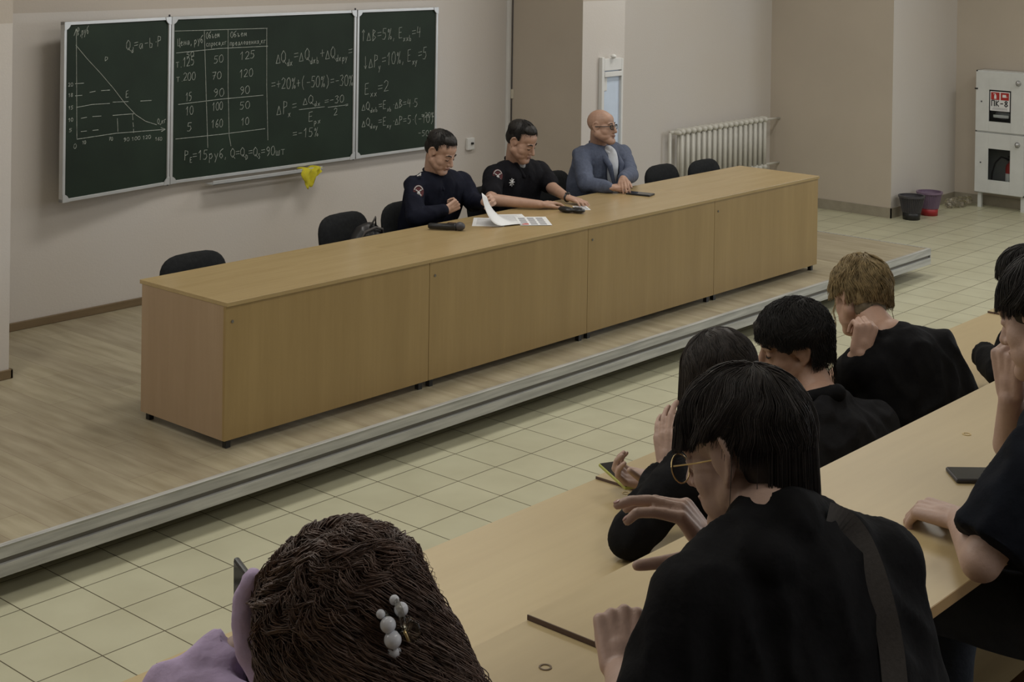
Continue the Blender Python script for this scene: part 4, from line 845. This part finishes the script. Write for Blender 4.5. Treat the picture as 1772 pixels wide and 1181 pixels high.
def officer(key, label, yaw, pit, rol, s, cloth, long_sleeve, skin):
    j = {k: V(v) for k, v in J[key].items()}; fwd = V((0,-1,0))
    p = thing('person', (j['neck'].x, j['neck'].y+.05, .0), label, 'person')
    hip = V((j['neck'].x-.02, j['neck'].y+.10, .52)); R3 = headframe(yaw, pit, rol); c = j['head']
    b = MB(); P = head_prims(b, c, R3, s, fat={'O1': .004, 'O2': .008, 'O3': .011}[key])
    b.cap(P(0,-.025,-.04), j['neck'], .058*s, .066*s); mid = (j['sl']+j['sr'])/2
    b.cap(j['neck'], hip, .07, .10); b.cap(j['sl'], j['sr'], .045, .045)
    for a_ in 'lr':
        b.cap(j['s'+a_], j['e'+a_], .05, .045); b.cap(j['e'+a_], j['w'+a_], .046, .028)
    hs = 1.08
    if key == 'O1':
        hand_prims(b, j['wr'], (.8,-.25,.35), (.2,.9,.1), -1, hs, ((1.3,1.2,.6),)*4, .03, (.5,.5,.4,.3))
        hand_prims(b, j['wl'], (-.1,-.75,.3), (-.9,.2,-.3), 1, hs, ((.9,1.1,.5),(.95,1.1,.5),(1.0,1.1,.5),(1.0,1.1,.5)), .05, (.3,.9,.2,.2))
    if key == 'O2':
        hand_prims(b, j['wr'], (.95,-.25,.05), (0,0,-1), -1, hs, ((.25,.35,.2),(.3,.4,.2),(.35,.4,.2),(.4,.4,.2)), .05, (.45,.2,.1,.1))
        hand_prims(b, j['wl'], (.05,-.85,-.1), (0,0,-1), 1, hs, ((.2,.5,.3),)*4, .1, (.7,.1,.1,.1))
    if key == 'O3':
        hand_prims(b, j['wr'], (.95,-.1,.0), (0,.2,-1), -1, hs, ((.2,.5,.4),(.25,.5,.4),(.3,.5,.4),(.35,.5,.4)), .04, (.3,.2,.2,.2))
        hand_prims(b, j['wl'], (-.7,-.55,-.15), (0,-.3,-1), 1, hs, ((.3,.6,.4),)*4, .04, (.4,.2,.2,.2))
    body = remesh(b, 'body', skin, p, .0045, 4)
    face_parts(body, c, R3, s, 'open' if key == 'O3' else 'down', browmat=M['stubble'] if key == 'O3' else None)
    t = MB(); torso_prims(t, j, hip, 1.12 if key != 'O1' else 1.02, 1.15)
    for a_ in 'lr':
        if long_sleeve: t.cap(j['s'+a_], j['e'+a_], .072, .064); t.cap(j['e'+a_], j['w'+a_].lerp(j['e'+a_], .12), .064, .046)
        else: t.cap(j['s'+a_], j['s'+a_].lerp(j['e'+a_], .72), .076, .074)
    top = remesh(t, 'jacket' if long_sleeve else 'shirt', cloth, p, .007, 4, (.009, 13, len(key)+ord(key[1])))
    # collar band and open neck
    for s_ in (-1, 1):
        n0 = j['neck']
        q = MB(); q.cap(n0+V((.045*s_,.045,.035)), n0+V((.055*s_,-.055,.005)), .018, .016); q.cap(n0+V((.055*s_,-.055,.005)), n0+V((.028*s_,-.115,-.085)), .017, .012)
        remesh(q, 'collar', cloth, top, .006, 1)
    q = MB(); q.ell(j['neck']+V((0,-.055,-.035)), (.042,.045,.06)); remesh(q, 'undershirt', M['shirt'] if key == 'O3' else M['lgrey'], p, .006, 1)
    lw = MB(); ank = seated_lower(lw, hip, fwd, 0, 1.1, .5); remesh(lw, 'trousers', M['trousers'], p, .015, 3); shoes(p, ank, fwd, 0)
    return p, j, R3, c, body, top, hip
p, j, R3, c, body, top, hip = officer('O1', 'uniformed person in long sleeved navy jacket holding a curled page, at the stage desk', math.radians(-82), math.radians(-26), .0, 1.10, M['uniform'], True, M['skin'])
officer_hair(p, c, R3, 1.10, 3)
emblem(top, snap(top, j['emb']), (-.6,-.75,.25), (0,0,1), 1.0)
q = MB(); q.tube([j['sr']+V((-.02,-.05,.075)), j['sr']+V((.0,-.055,.08)), j['sr']+V((.02,-.045,.088))], .005, 6); q.ell(j['sr']+V((0,-.056,.08)), (.01,.008,.008)); q.build('shoulder_badge', M['badge'], top)
p, j, R3, c, body, top, hip = officer('O2', 'uniformed person in black short sleeved shirt with star badge and wristwatch', math.radians(-80), math.radians(-24), -.05, 1.12, M['uniform2'], False, M['skin2'])
officer_hair(p, c, R3, 1.12, 4)
emblem(top, snap(top, j['emb']), (-.6,-.78,.2), (0,0,1), 1.0)
ctr = snap(top, j['star'])+V((-.008,-.010,.002)); q = MB()
for k in range(4): a_ = k*PI/4; q.cap(ctr+V((math.cos(a_),0,math.sin(a_)))*.026, ctr-V((math.cos(a_),0,math.sin(a_)))*.026, .004, .004, 8, 3)
q.ell(ctr, (.013,.01,.013)); q.build('star_badge', M['badge'], top)
q = MB(); wv = j['wl']; q.tube([wv+V((math.cos(a_)*.034, .0, math.sin(a_)*.027)) for a_ in [k*PI/8 for k in range(17)]], .007, 8); q.ell(wv+V((0,0,.03)), (.018,.018,.008)); q.build('wristwatch', M['black'], p)
p, j, R3, c, body, top, hip = officer('O3', 'bald person with glasses in blue-grey blazer and white shirt, forearms folded on the desk', math.radians(-76), math.radians(3), .03, 1.08, M['blazer'], True, M['skin2'])
P = lambda x, y, z: c+R3 @ (V((x,y,z))*1.08)
q = MB()
for sx in (-1, 1):
    pts = [P(sx*(.034+.024*math.copysign(abs(math.cos(a_))**.6, math.cos(a_))), .100-.006*abs(math.cos(a_)), .002+.016*math.copysign(abs(math.sin(a_))**.6, math.sin(a_))) for a_ in [k*PI/10 for k in range(21)]]
    q.tube(pts, .0032, 6); q.tube([P(sx*.058,.096,.010), P(sx*.080,.04,.010), P(sx*.082,-.015,.008)], .0032, 6)
q.tube([P(-.01,.105,.006), P(.01,.105,.006)], .0022, 6); g_ = q.build('glasses', M['black'], p)
for sx in (-1, 1): MB().ell(P(sx*.034,.099,.002), (.022,.0012,.015), R3).build('lens', M['glass'], g_)
n0 = j['neck']
q = MB(); q.ell(n0+V((.005,-.128,-.14)), (.052,.045,.15)); q.ell(n0+V((.0,-.09,-.03)), (.05,.05,.05)); remesh(q, 'shirt_front', M['shirt'], p, .007, 2, (.003, 25, 3))
for s_ in (-1, 1):
    q = MB(); q.cap(n0+V((.055*s_,-.01,.03)), n0+V((.03*s_,-.12,-.03)), .016, .012); remesh(q, 'shirt_collar', M['shirt'], p, .005, 1)
    q = MB(); q.cap(n0+V((.08*s_,-.06,-.0)), n0+V((.075*s_,-.165,-.12)), .026, .022); q.cap(n0+V((.075*s_,-.165,-.12)), n0+V((.035*s_,-.185,-.28)), .022, .012); remesh(q, 'lapel', M['blazer'], top, .006, 1)

# ---- students -----------------------------------------------------------------------------
def student(key, label, s, skin, cloth, head_rot, torso_k=1.0, sleeves='long', clothname='jacket', voxel=.0045, hip_off=(0,-.12,-.42), ear=(1,1), hands=None, arms=('l','r'), floor=None, legs='trousers', legk=1.0, wr=(.011, 15), sl_end=.75, nails=False, cuff=None):
    j = {k: V(v) for k, v in J[key].items()}
    hip = j['hip'].copy() if 'hip' in j else j['neck']+V(hip_off); floor = floor if floor is not None else (ZB-.75 if key[0] == 'B' else ZA-.75); hip.z = floor+.53
    p = thing('person', (hip.x, hip.y, floor), label, 'person')
    R3 = headframe(*head_rot); c = j['head']; b = MB(); P = head_prims(b, c, R3, s, ear, ek=1.34 if key == 'B1' else 1.2)
    b.cap(P(0,-.028,-.05), j['neck'], .046*s, .052*s); b.cap(j['neck'], hip, .06, .08); b.cap(j['sl'], j['sr'], .04, .04)
    nl = MB() if nails else None
    for a_ in arms: b.cap(j['s'+a_], j['e'+a_], .040, .037); b.cap(j['e'+a_], j['w'+a_], .037, .025)
    for h in (hands or []): hand_prims(b, *h[:3], side=h[3], s=h[4], curl=h[5], spread=h[6], thumb=h[7], nails=nl)
    body = remesh(b, 'body', skin, p, voxel, 3)
    if nl and nl.v: nl.build('fingernails', M['nail'], body, smooth=True)
    t = MB(); torso_prims(t, j, hip, torso_k, fill=True)
    for a_ in arms:
        if sleeves == 'long': t.cap(j['s'+a_], j['e'+a_], .068*torso_k, .058); t.tube([j['e'+a_], j['w'+a_].lerp(j['e'+a_], (cuff or {}).get(a_, .12))], [.057, .045], 20); t.ell(j['e'+a_], (.058,)*3)
        else: t.tube([j['s'+a_], j['s'+a_].lerp(j['e'+a_], sl_end)], [.070*torso_k, .072], 22); t.ell(j['s'+a_], (.07*torso_k,)*3)
    top = remesh(t, clothname, cloth, p, .0075, 5, (wr[0], wr[1], ord(key[1])+ord(key[0])*.3))
    lw = MB(); ank = seated_lower(lw, hip, (0,1,0), floor, legk); remesh(lw, 'trousers', M['trousers'] if legs == 'trousers' else M[legs], p, .014, 3, (.006, 12, 5)); shoes(p, ank, (0,1,0), floor)
    return p, j, R3, c, body, top, P, hip
# B1: boy with shoulder bag, seen from behind
jb = {k: V(v) for k, v in J['B1'].items()}
p, j, R3, c, body, top, P, hip = student('B1', 'nearest person with dark bowl haircut, thin glasses and black jacket crossed by a grey strap', .92, M['skin3'], M['blackcloth'], (D2(93), D2(-20), D2(-2)), 1.04, voxel=.0036, hip_off=(.02,-.14,0), cuff=dict(l=.55, r=.3),
    hands=[(jb['wr'], (-.40,.447,.8), (-.35,.69,-.6), 1, 1.0, ((.75,.25,.75),(.7,.3,.35),(.8,.4,.3),(.9,.5,.4)), .08, (.6,1.0,.1,.05)),
           (jb['wl'], (.45,.4,.55), (.45,.4,-.6), -1, 1.0, ((1.35,1.4,.8),)*4, .02, (.5,.55,.5,.4))], nails=True)
hb = hair_cap(p, M['hair_dark'], c, R3, .92, [('e',(0,-.020,.050),(.079,.104,.086)), ('e',(0,-.056,-.02),(.066,.052,.066))], .005, (.004, 40, 2), 'hair', 2)
def z_b1(a):
    a = abs(a)
    return .015 if a < .55 else (.02 if a < 1.2 else (.034 if a < 2.0 else (-.02 if a < 2.4 else -.115)))
strands('hair_strands', M['hair_dark'], hb, c, R3, (.094,.112,.099), .92, (0,-.016,.035), 8500, (.0,-.38,.9), z_b1, .0008, 26, .06, drop=1, jitter=.14, seed=2, tmax=2.1, clump=380, cg=.035, cutr=(.62, 1))
q = MB()
for sx in (-1, 1):
    pts = [P(sx*.034+.025*math.cos(a_), .103, -.006+.023*math.sin(a_)) for a_ in [k*PI/10 for k in range(21)]]
    q.tube(pts, .0011, 6); q.tube([P(sx*.058,.098,.002), P(sx*.078,.04,.004), P(sx*.082,-.014,.006)], .0012, 6)
q.tube([P(-.01,.106,0), P(.01,.106,0)], .0011, 6); g_ = q.build('glasses', M['gold'], p)
for sx in (-1, 1): MB().ell(P(sx*.034,.103,-.006), (.024,.001,.022), R3).build('lens', M['glass'], g_)
# strap: a band draped over the right shoulder and down the back
def band(pts, w, th, name, mat, parent, nrm):
    vs = []; fs = []; pts = [V(a_) for a_ in pts]; n_ = len(pts)
    for i in range(n_):
        t = (pts[min(i+1,n_-1)]-pts[max(i-1,0)]).normalized(); N_ = V(nrm[i]).normalized(); sd_ = t.cross(N_).normalized()
        for a_, b_ in ((-w/2,0),(w/2,0),(w/2,th),(-w/2,th)): vs.append(pts[i]+sd_*a_+N_*b_)
    for i in range(n_-1):
        for k in range(4): fs.append((i*4+k, i*4+(k+1)%4, i*4+4+(k+1)%4, i*4+4+k))
    fs += [(0,1,2,3), tuple((n_-1)*4+k for k in (3,2,1,0))]
    return MB().add(vs, fs).build(name, mat, parent)
def drape(path, w, name, mat, parent, target, nrm, th=.003, lift=.010):
    """drop points onto a cloth mesh along -nrm so the strap lies on it"""
    from mathutils.bvhtree import BVHTree
    me = target.data; bvh = BVHTree.FromPolygons([v.co for v in me.vertices], [tuple(f_.vertices) for f_ in me.polygons])
    dense = []; dn = []
    for i in range(len(path)-1):
        for k in range(4): dense.append(V(path[i]).lerp(V(path[i+1]), k/4)); dn.append(V(nrm[i]).lerp(V(nrm[i+1]), k/4))
    out = []; ns = []
    for a_, n_ in zip(dense, dn):
        n_ = V(n_).normalized(); h, hn, _, _ = bvh.ray_cast(V(a_)+n_*.3, -n_)
        out.append((h if h else V(a_))+n_*lift); ns.append(n_)
    for _ in range(14): out = [out[0]]+[(out[i-1]+out[i]*2+out[i+1])/4+ns[i]*.00025 for i in range(1, len(out)-1)]+[out[-1]]
    return band(out, w, th, name, mat, parent, ns)
path = [j['st%d' % k] for k in range(1, 11)]; nr = [-(V(a_)-ray_o).normalized() for a_ in path]
st_o = thing('shoulder_bag', (hip.x+.2, hip.y, hip.z), 'dark shoulder bag on a grey webbing strap down the back of the nearest person', 'bag')
drape(path, .034, 'strap', M['strap'], st_o, top, nr)
q = MB(); q.ell((hip.x+.24, hip.y-.04, hip.z+.03), (.06,.13,.12)); remesh(q, 'bag_body', M['blackcloth'], st_o, .012, 3, (.008,14,3))
q = MB(); n0 = j['neck']; w_ = V((.006,.005,-.002)); q.add([j['lpa'],j['lpb'],j['lpc'],j['lpd'],j['lpa']+w_,j['lpb']+w_,j['lpc']+w_,j['lpd']+w_], [(0,1,2,3),(4,7,6,5),(0,4,5,1),(1,5,6,2),(2,6,7,3),(3,7,4,0)]); q.build('lapel', M['blackcloth'], top, bevel=.003)
MB().ell(j['but'], (.007,.007,.009)).build('jacket_button', M['white'], top, smooth=True)
q = MB(); q.cap(n0+V((-.055,.0,.0)), n0+V((0,-.048,.02)), .016, .017); q.cap(n0+V((0,-.048,.02)), n0+V((.055,-.01,.0)), .017, .016); q.cap(n0+V((-.055,0,.0)), n0+V((-.05,.06,-.035)), .016, .010); remesh(q, 'collar', M['blackcloth'], top, .005, 4)

j_b2 = {k: V(v) for k, v in J['B2'].items()}
# B2: girl with long curly hair
p, j, R3, c, body, top, P, hip = student('B2', 'person with long curly chestnut hair and pearl clip, in a lilac hooded top', .90, M['skin3'], M['lilac'], (D2(105), D2(-30), D2(6)), .95, clothname='hoodie', hip_off=(0,-.16,0),
    hands=[(j_b2['wl'], (.6,-.3,-.3), (.2,.2,-1), 1, .92, ((.5,.7,.4),)*4, .04, (.5,.4,.3,.2))])
def z_b2(a): return .0 if abs(a) < .6 else -9
hb = hair_cap(p, M['hair_brown'], c, R3, .90, [('e',(0,-.015,.04),(.092,.108,.092)), ('e',(0,-.05,-.03),(.085,.07,.08)), ('c',(0,-.06,-.02),tuple((R3.inverted() @ V((.04,-.20,-.34)))/.90),.075,.085)], .006, (.006, 30, 4), 'hair', 2)
strands('hair_strands', M['hair_brown'], hb, c, R3, (.098,.116,.100), .90, (0,-.012,.036), 5600, (0,.25,1), z_b2, .0011, 30, .25, curl=.013, drop=1, jitter=.5, seed=5, tmax=1.55, lift=.02, length=.8, wl=.10, clump=300, fall=(.02,-.76,-1), cg=.03, lk=.10, warp=.8, dtk=.7)
strands('loose_curls', M['hair_brown'], hb, c, R3, (.104,.122,.106), .90, (0,-.016,.034), 300, (0,-.05,1), z_b2, .0004, 30, .4, curl=.014, drop=1, jitter=.6, seed=6, tmax=1.5, lift=.03, length=.5, wl=.06, fall=(.10,-.5,-1))
# hood edge and raised dark phone at her left
q = MB(); q.tube([j['hd%d' % k] for k in range(6)], [.013,.017,.018,.018,.017,.016], 12); remesh(q, 'hood_edge', M['lilac'], top, .006, 2, (.004, 40, 1))
ph = thing('smartphone', (0,0,0), 'black phone edge showing between the lilac sleeve and the curly hair', 'phone')
q = MB(); q.box((-.038,-.078,-.004),(.038,.078,.004)); q.build('case', M['black'], ph, bevel=.003); MB().box((-.034,-.074,.004),(.034,.074,.0046)).build('screen', M['screen'], ph)
ph.matrix_world = Matrix.Translation(j['ph']) @ Matrix((F_.cross(U_)*.3+F_*.95, U_, -R_)).transposed().to_4x4().normalized() if False else Matrix.Translation(j['ph']) @ Matrix((F_, U_, -R_)).transposed().to_4x4() @ Matrix.Rotation(D2(-25), 4, 'Y')
# pearl claw clip
CLIP = snap(hb, j['clip'])-(V(j['clip'])-ray_o).normalized()*.034
hc = thing('hair_clip', CLIP, 'pearl and clear acrylic claw clip in the curly chestnut hair', 'hair clip')
Rr = R_; Uu = U_; 
def cp(px_, py_, out=0): return CLIP + (Rr*(px_-690)+Uu*(1085-py_))*(.00064) + (Rr.cross(Uu))*out
for (x_, y_, r_, o_) in ((657,1058,.0055,.004),(671,1075,.0095,.008),(680,1101,.0105,.010),(683,1125,.0085,.007),(677,1141,.0045,.003),(694,1056,.0085,-.006),(681,1040,.006,-.008)):
    MB().ell(cp(x_, y_, o_), (r_,)*3).build('pearl', M['pearl'], hc, smooth=True)
MB().tube([cp(681,1036,-.008), cp(693,1052,.002), cp(700,1078,.004), cp(703,1100,.004)], .004, 8).tube([cp(662,1056,0), cp(680,1080,.002), cp(690,1100,.003), cp(690,1130,.0), cp(680,1143,-.004)], .003, 8).tube([cp(700,1120,.002), cp(697,1100,.006), cp(694,1086,.008)], .0035, 8).build('claw', M['clear'], hc, smooth=True)
MB().ell(cp(716,1090,.004), (.010,.004,.013), Matrix((Rr, Rr.cross(Uu), Uu)).transposed()).ell(cp(708,1078,.0), (.007,.004,.009)).build('grip', M['clear'], hc, smooth=True)
MB().tube([cp(700,1086,.008), cp(704,1092,.009), cp(708,1104,.008), cp(711,1108,.006)], .002, 8).build('spring', M['gold'], hc, smooth=True)

# B3: seated at the right edge, navy T-shirt, fist at the cheek
jb = {k: V(v) for k, v in J['B3'].items()}
p, j, R3, c, body, top, P, hip = student('B3', 'person in dark navy T-shirt and jeans at the right edge, forearm on upper table', .98, M['skin3'], M['navy'], (D2(82), D2(-18), D2(-8)), 1.05, 'short', 't_shirt', .004, (.05,-.10,0),
    hands=[(jb['wr'], (-.05,.10,1), (.85,-.3,.2), 1, 1.0, ((1.2,1.3,.7),)*4, .03, (.5,.6,.5,.4)),
           (jb['wl'], (.15,.95,-.03), (.1,.0,-1), -1, 1.0, ((.75,1.0,.6),(.8,1.0,.6),(.85,1.0,.6),(.9,1.0,.6)), .03, (.5,.45,.3,.2))], legs='denim', legk=1.15, sl_end=.86)
hb = hair_cap(p, M['hair_black'], c, R3, .98, [('e',(0,-.020,.045),(.088,.105,.090)), ('e',(0,-.052,-.015),(.070,.056,.06))], .006, (.006, 40, 6), 'hair', 2)
strands('hair_strands', M['hair_black'], hb, c, R3, (.094,.111,.098), .98, (0,-.016,.035), 2200, (0,-.38,.9), lambda a: .02 if abs(a) < 1 else (0 if abs(a) < 1.7 else -.08), .0013, 22, .1, drop=1, jitter=.25, seed=8, tmax=1.9)
pen = thing('pen', tuple(jb['wr']+V((.02,0,.12))), 'grey pen standing up in the fist of the person at the right edge', 'pen')
MB().tube([jb['wr']+V((-.005,-.02,.05)), jb['wr']+V((-.015,-.03,.15)), jb['wr']+V((-.0155,-.031,.158))], [.0045,.004,.0015], 10).build('barrel', M['strap'], pen, smooth=True)
phone('smartphone', 'dark grey phone lying on the upper table next to the resting hand', .078, .16, .009, (-1.735,-4.765,ZB), D2(42), case=M['darkgrey'])

# A1: phone user
jb = {k: V(v) for k, v in J['A1'].items()}
p, j, R3, c, body, top, P, hip = student('A1', 'person with dark hair and black jacket bent over a phone, in the lower row', .97, M['skin3'], M['blackcloth'], (D2(108), D2(-38), D2(0)), .98, voxel=.0042, hip_off=(.02,-.14,0),
    hands=[(jb['wl'], (.15,.2,.95), (.7,.1,-.1), -1, .97, ((.3,.5,.3),)*4, .06, (.5,.3,.2,.2)),
           (jb['wr'], (-.5,.5,.1), (-.2,-.3,.9), -1, .97, ((.7,.9,.5),)*4, .05, (.6,.6,.3,.2))])
hb = hair_cap(p, M['hair_dark'], c, R3, .97, [('e',(0,-.018,.045),(.087,.106,.09)), ('e',(0,-.052,-.02),(.070,.056,.066))], .006, (.004, 40, 7), 'hair', 2)
strands('hair_strands', M['hair_dark'], hb, c, R3, (.093,.110,.098), .97, (0,-.014,.035), 3600, (0,-.30,.95), lambda a: -.01 if abs(a) < 1 else (-.035 if abs(a) < 1.9 else -.11), .0013, 24, .1, drop=1, jitter=.15, seed=9, tmax=1.75)
ph = phone('smartphone', 'black phone in a lime case held over the lower table', .074, .155, .009, (-1.469,-3.60,1.14), D2(-24), D2(6), D2(0), M['limecase'])
br = MB(); wv = jb['wl']; br.tube([wv+V((math.cos(a_)*.030, math.sin(a_)*.024, .012)) for a_ in [k*PI/8 for k in range(17)]], .0018, 6); br.build('bracelet', M['gold'], p)

# A2: dark hair in profile
p, j, R3, c, body, top, P, hip = student('A2', 'person with tousled black hair and charcoal collared shirt, seated left of the blond one', .98, M['skin2'], M['charcoal'], (D2(134), D2(-12), D2(4)), 1.02, clothname='shirt', voxel=.0042, hip_off=(.06,-.16,0))
face_parts(body, c, R3, .98, 'down')
hb = hair_cap(p, M['hair_black'], c, R3, .98, [('e',(0,-.018,.055),(.087,.108,.090)), ('e',(0,-.055,.0),(.070,.054,.062)), ('e',(.01,.07,.075),(.05,.035,.028))], .006, (.008, 35, 8), 'hair', 2)
strands('hair_strands', M['hair_black'], hb, c, R3, (.094,.114,.102), .98, (0,-.014,.042), 3600, (.1,-.4,.9), lambda a: .035 if abs(a) < 1 else (.02 if abs(a) < 1.9 else -.06), .0013, 22, .25, drop=1, jitter=.5, seed=10, tmax=1.8, curl=.004, lift=.02)
n0 = j['neck']; q = MB(); q.cap(n0+V((-.065,.03,.012)), n0+V((-.02,-.055,.04)), .022, .026); q.cap(n0+V((-.02,-.055,.04)), n0+V((.065,-.01,.02)), .026, .02); q.cap(n0+V((-.065,.03,.012)), n0+V((-.05,.10,-.03)), .022, .01); remesh(q, 'collar', M['blackcloth'], top, .006, 2)

# A3: blond
jb = {k: V(v) for k, v in J['A3'].items()}
p, j, R3, c, body, top, P, hip = student('A3', 'person with short dyed blond hair in a black T-shirt, head leaning on fist', .93, M['skin'], M['blackcloth'], (D2(70), D2(-26), D2(-10)), 1.08, 'short', 't_shirt', .0045, (.10,-.22,0),
    hands=[(jb['wl'], (.30,-.1,.9), (.5,.75,-.1), -1, 1.0, ((1.2,1.3,.6),)*4, .02, (.5,.6,.4,.4))], sl_end=.5)
hb = hair_cap(p, M['hair_blond'], c, R3, .93, [('e',(0,-.020,.05),(.085,.103,.088)), ('e',(0,-.052,-.005),(.070,.054,.056))], .006, (.006, 40, 9), 'hair', 2)
hair_cap(hb, M['hair_roots'], c, R3, .93, [('e',(0,-.044,-.048),(.060,.048,.043))], .006, (.003, 60, 9), 'nape_hair', 1)
strands('hair_strands', M['hair_blond'], hb, c, R3, (.092,.112,.100), .93, (0,-.014,.04), 2300, (.0,-.35,.9), lambda a: .03 if abs(a) < 1 else (-.005 if abs(a) < 1.9 else -.05), .0015, 20, .2, drop=1, jitter=.3, seed=11, tmax=1.9, curl=.006, lift=.02, clump=150, wl=.09, cg=.07)
br = MB(); wv = j['el'].lerp(j['wl'], .45); ax_ = (j['wl']-j['el']).normalized(); o1 = ax_.orthogonal().normalized(); o2 = ax_.cross(o1); br.tube([wv+(o1*math.cos(a_)+o2*math.sin(a_))*.034 for a_ in [k*PI/8 for k in range(17)]], .0022, 6); br.build('bracelet', M['gold'], p)

# A4: far right edge
p, j, R3, c, body, top, P, hip = student('A4', 'person in black at the right edge, farthest along the lower row', .98, M['skin'], M['blackcloth'], (D2(112), D2(-15), D2(0)), 1.0, voxel=.0055, hip_off=(.06,-.14,0))
hb = hair_cap(p, M['hair_black'], c, R3, .98, [('e',(0,-.020,.05),(.086,.104,.090)), ('e',(0,-.052,-.01),(.070,.054,.06))], .007, (.008, 40, 9), 'hair', 2)
strands('hair_strands', M['hair_black'], hb, c, R3, (.092,.112,.100), .98, (0,-.014,.04), 900, (.0,-.35,.9), lambda a: .03 if abs(a) < 1 else (.0 if abs(a) < 1.9 else -.05), .002, 20, .2, drop=1, jitter=.3, seed=12, tmax=1.9)
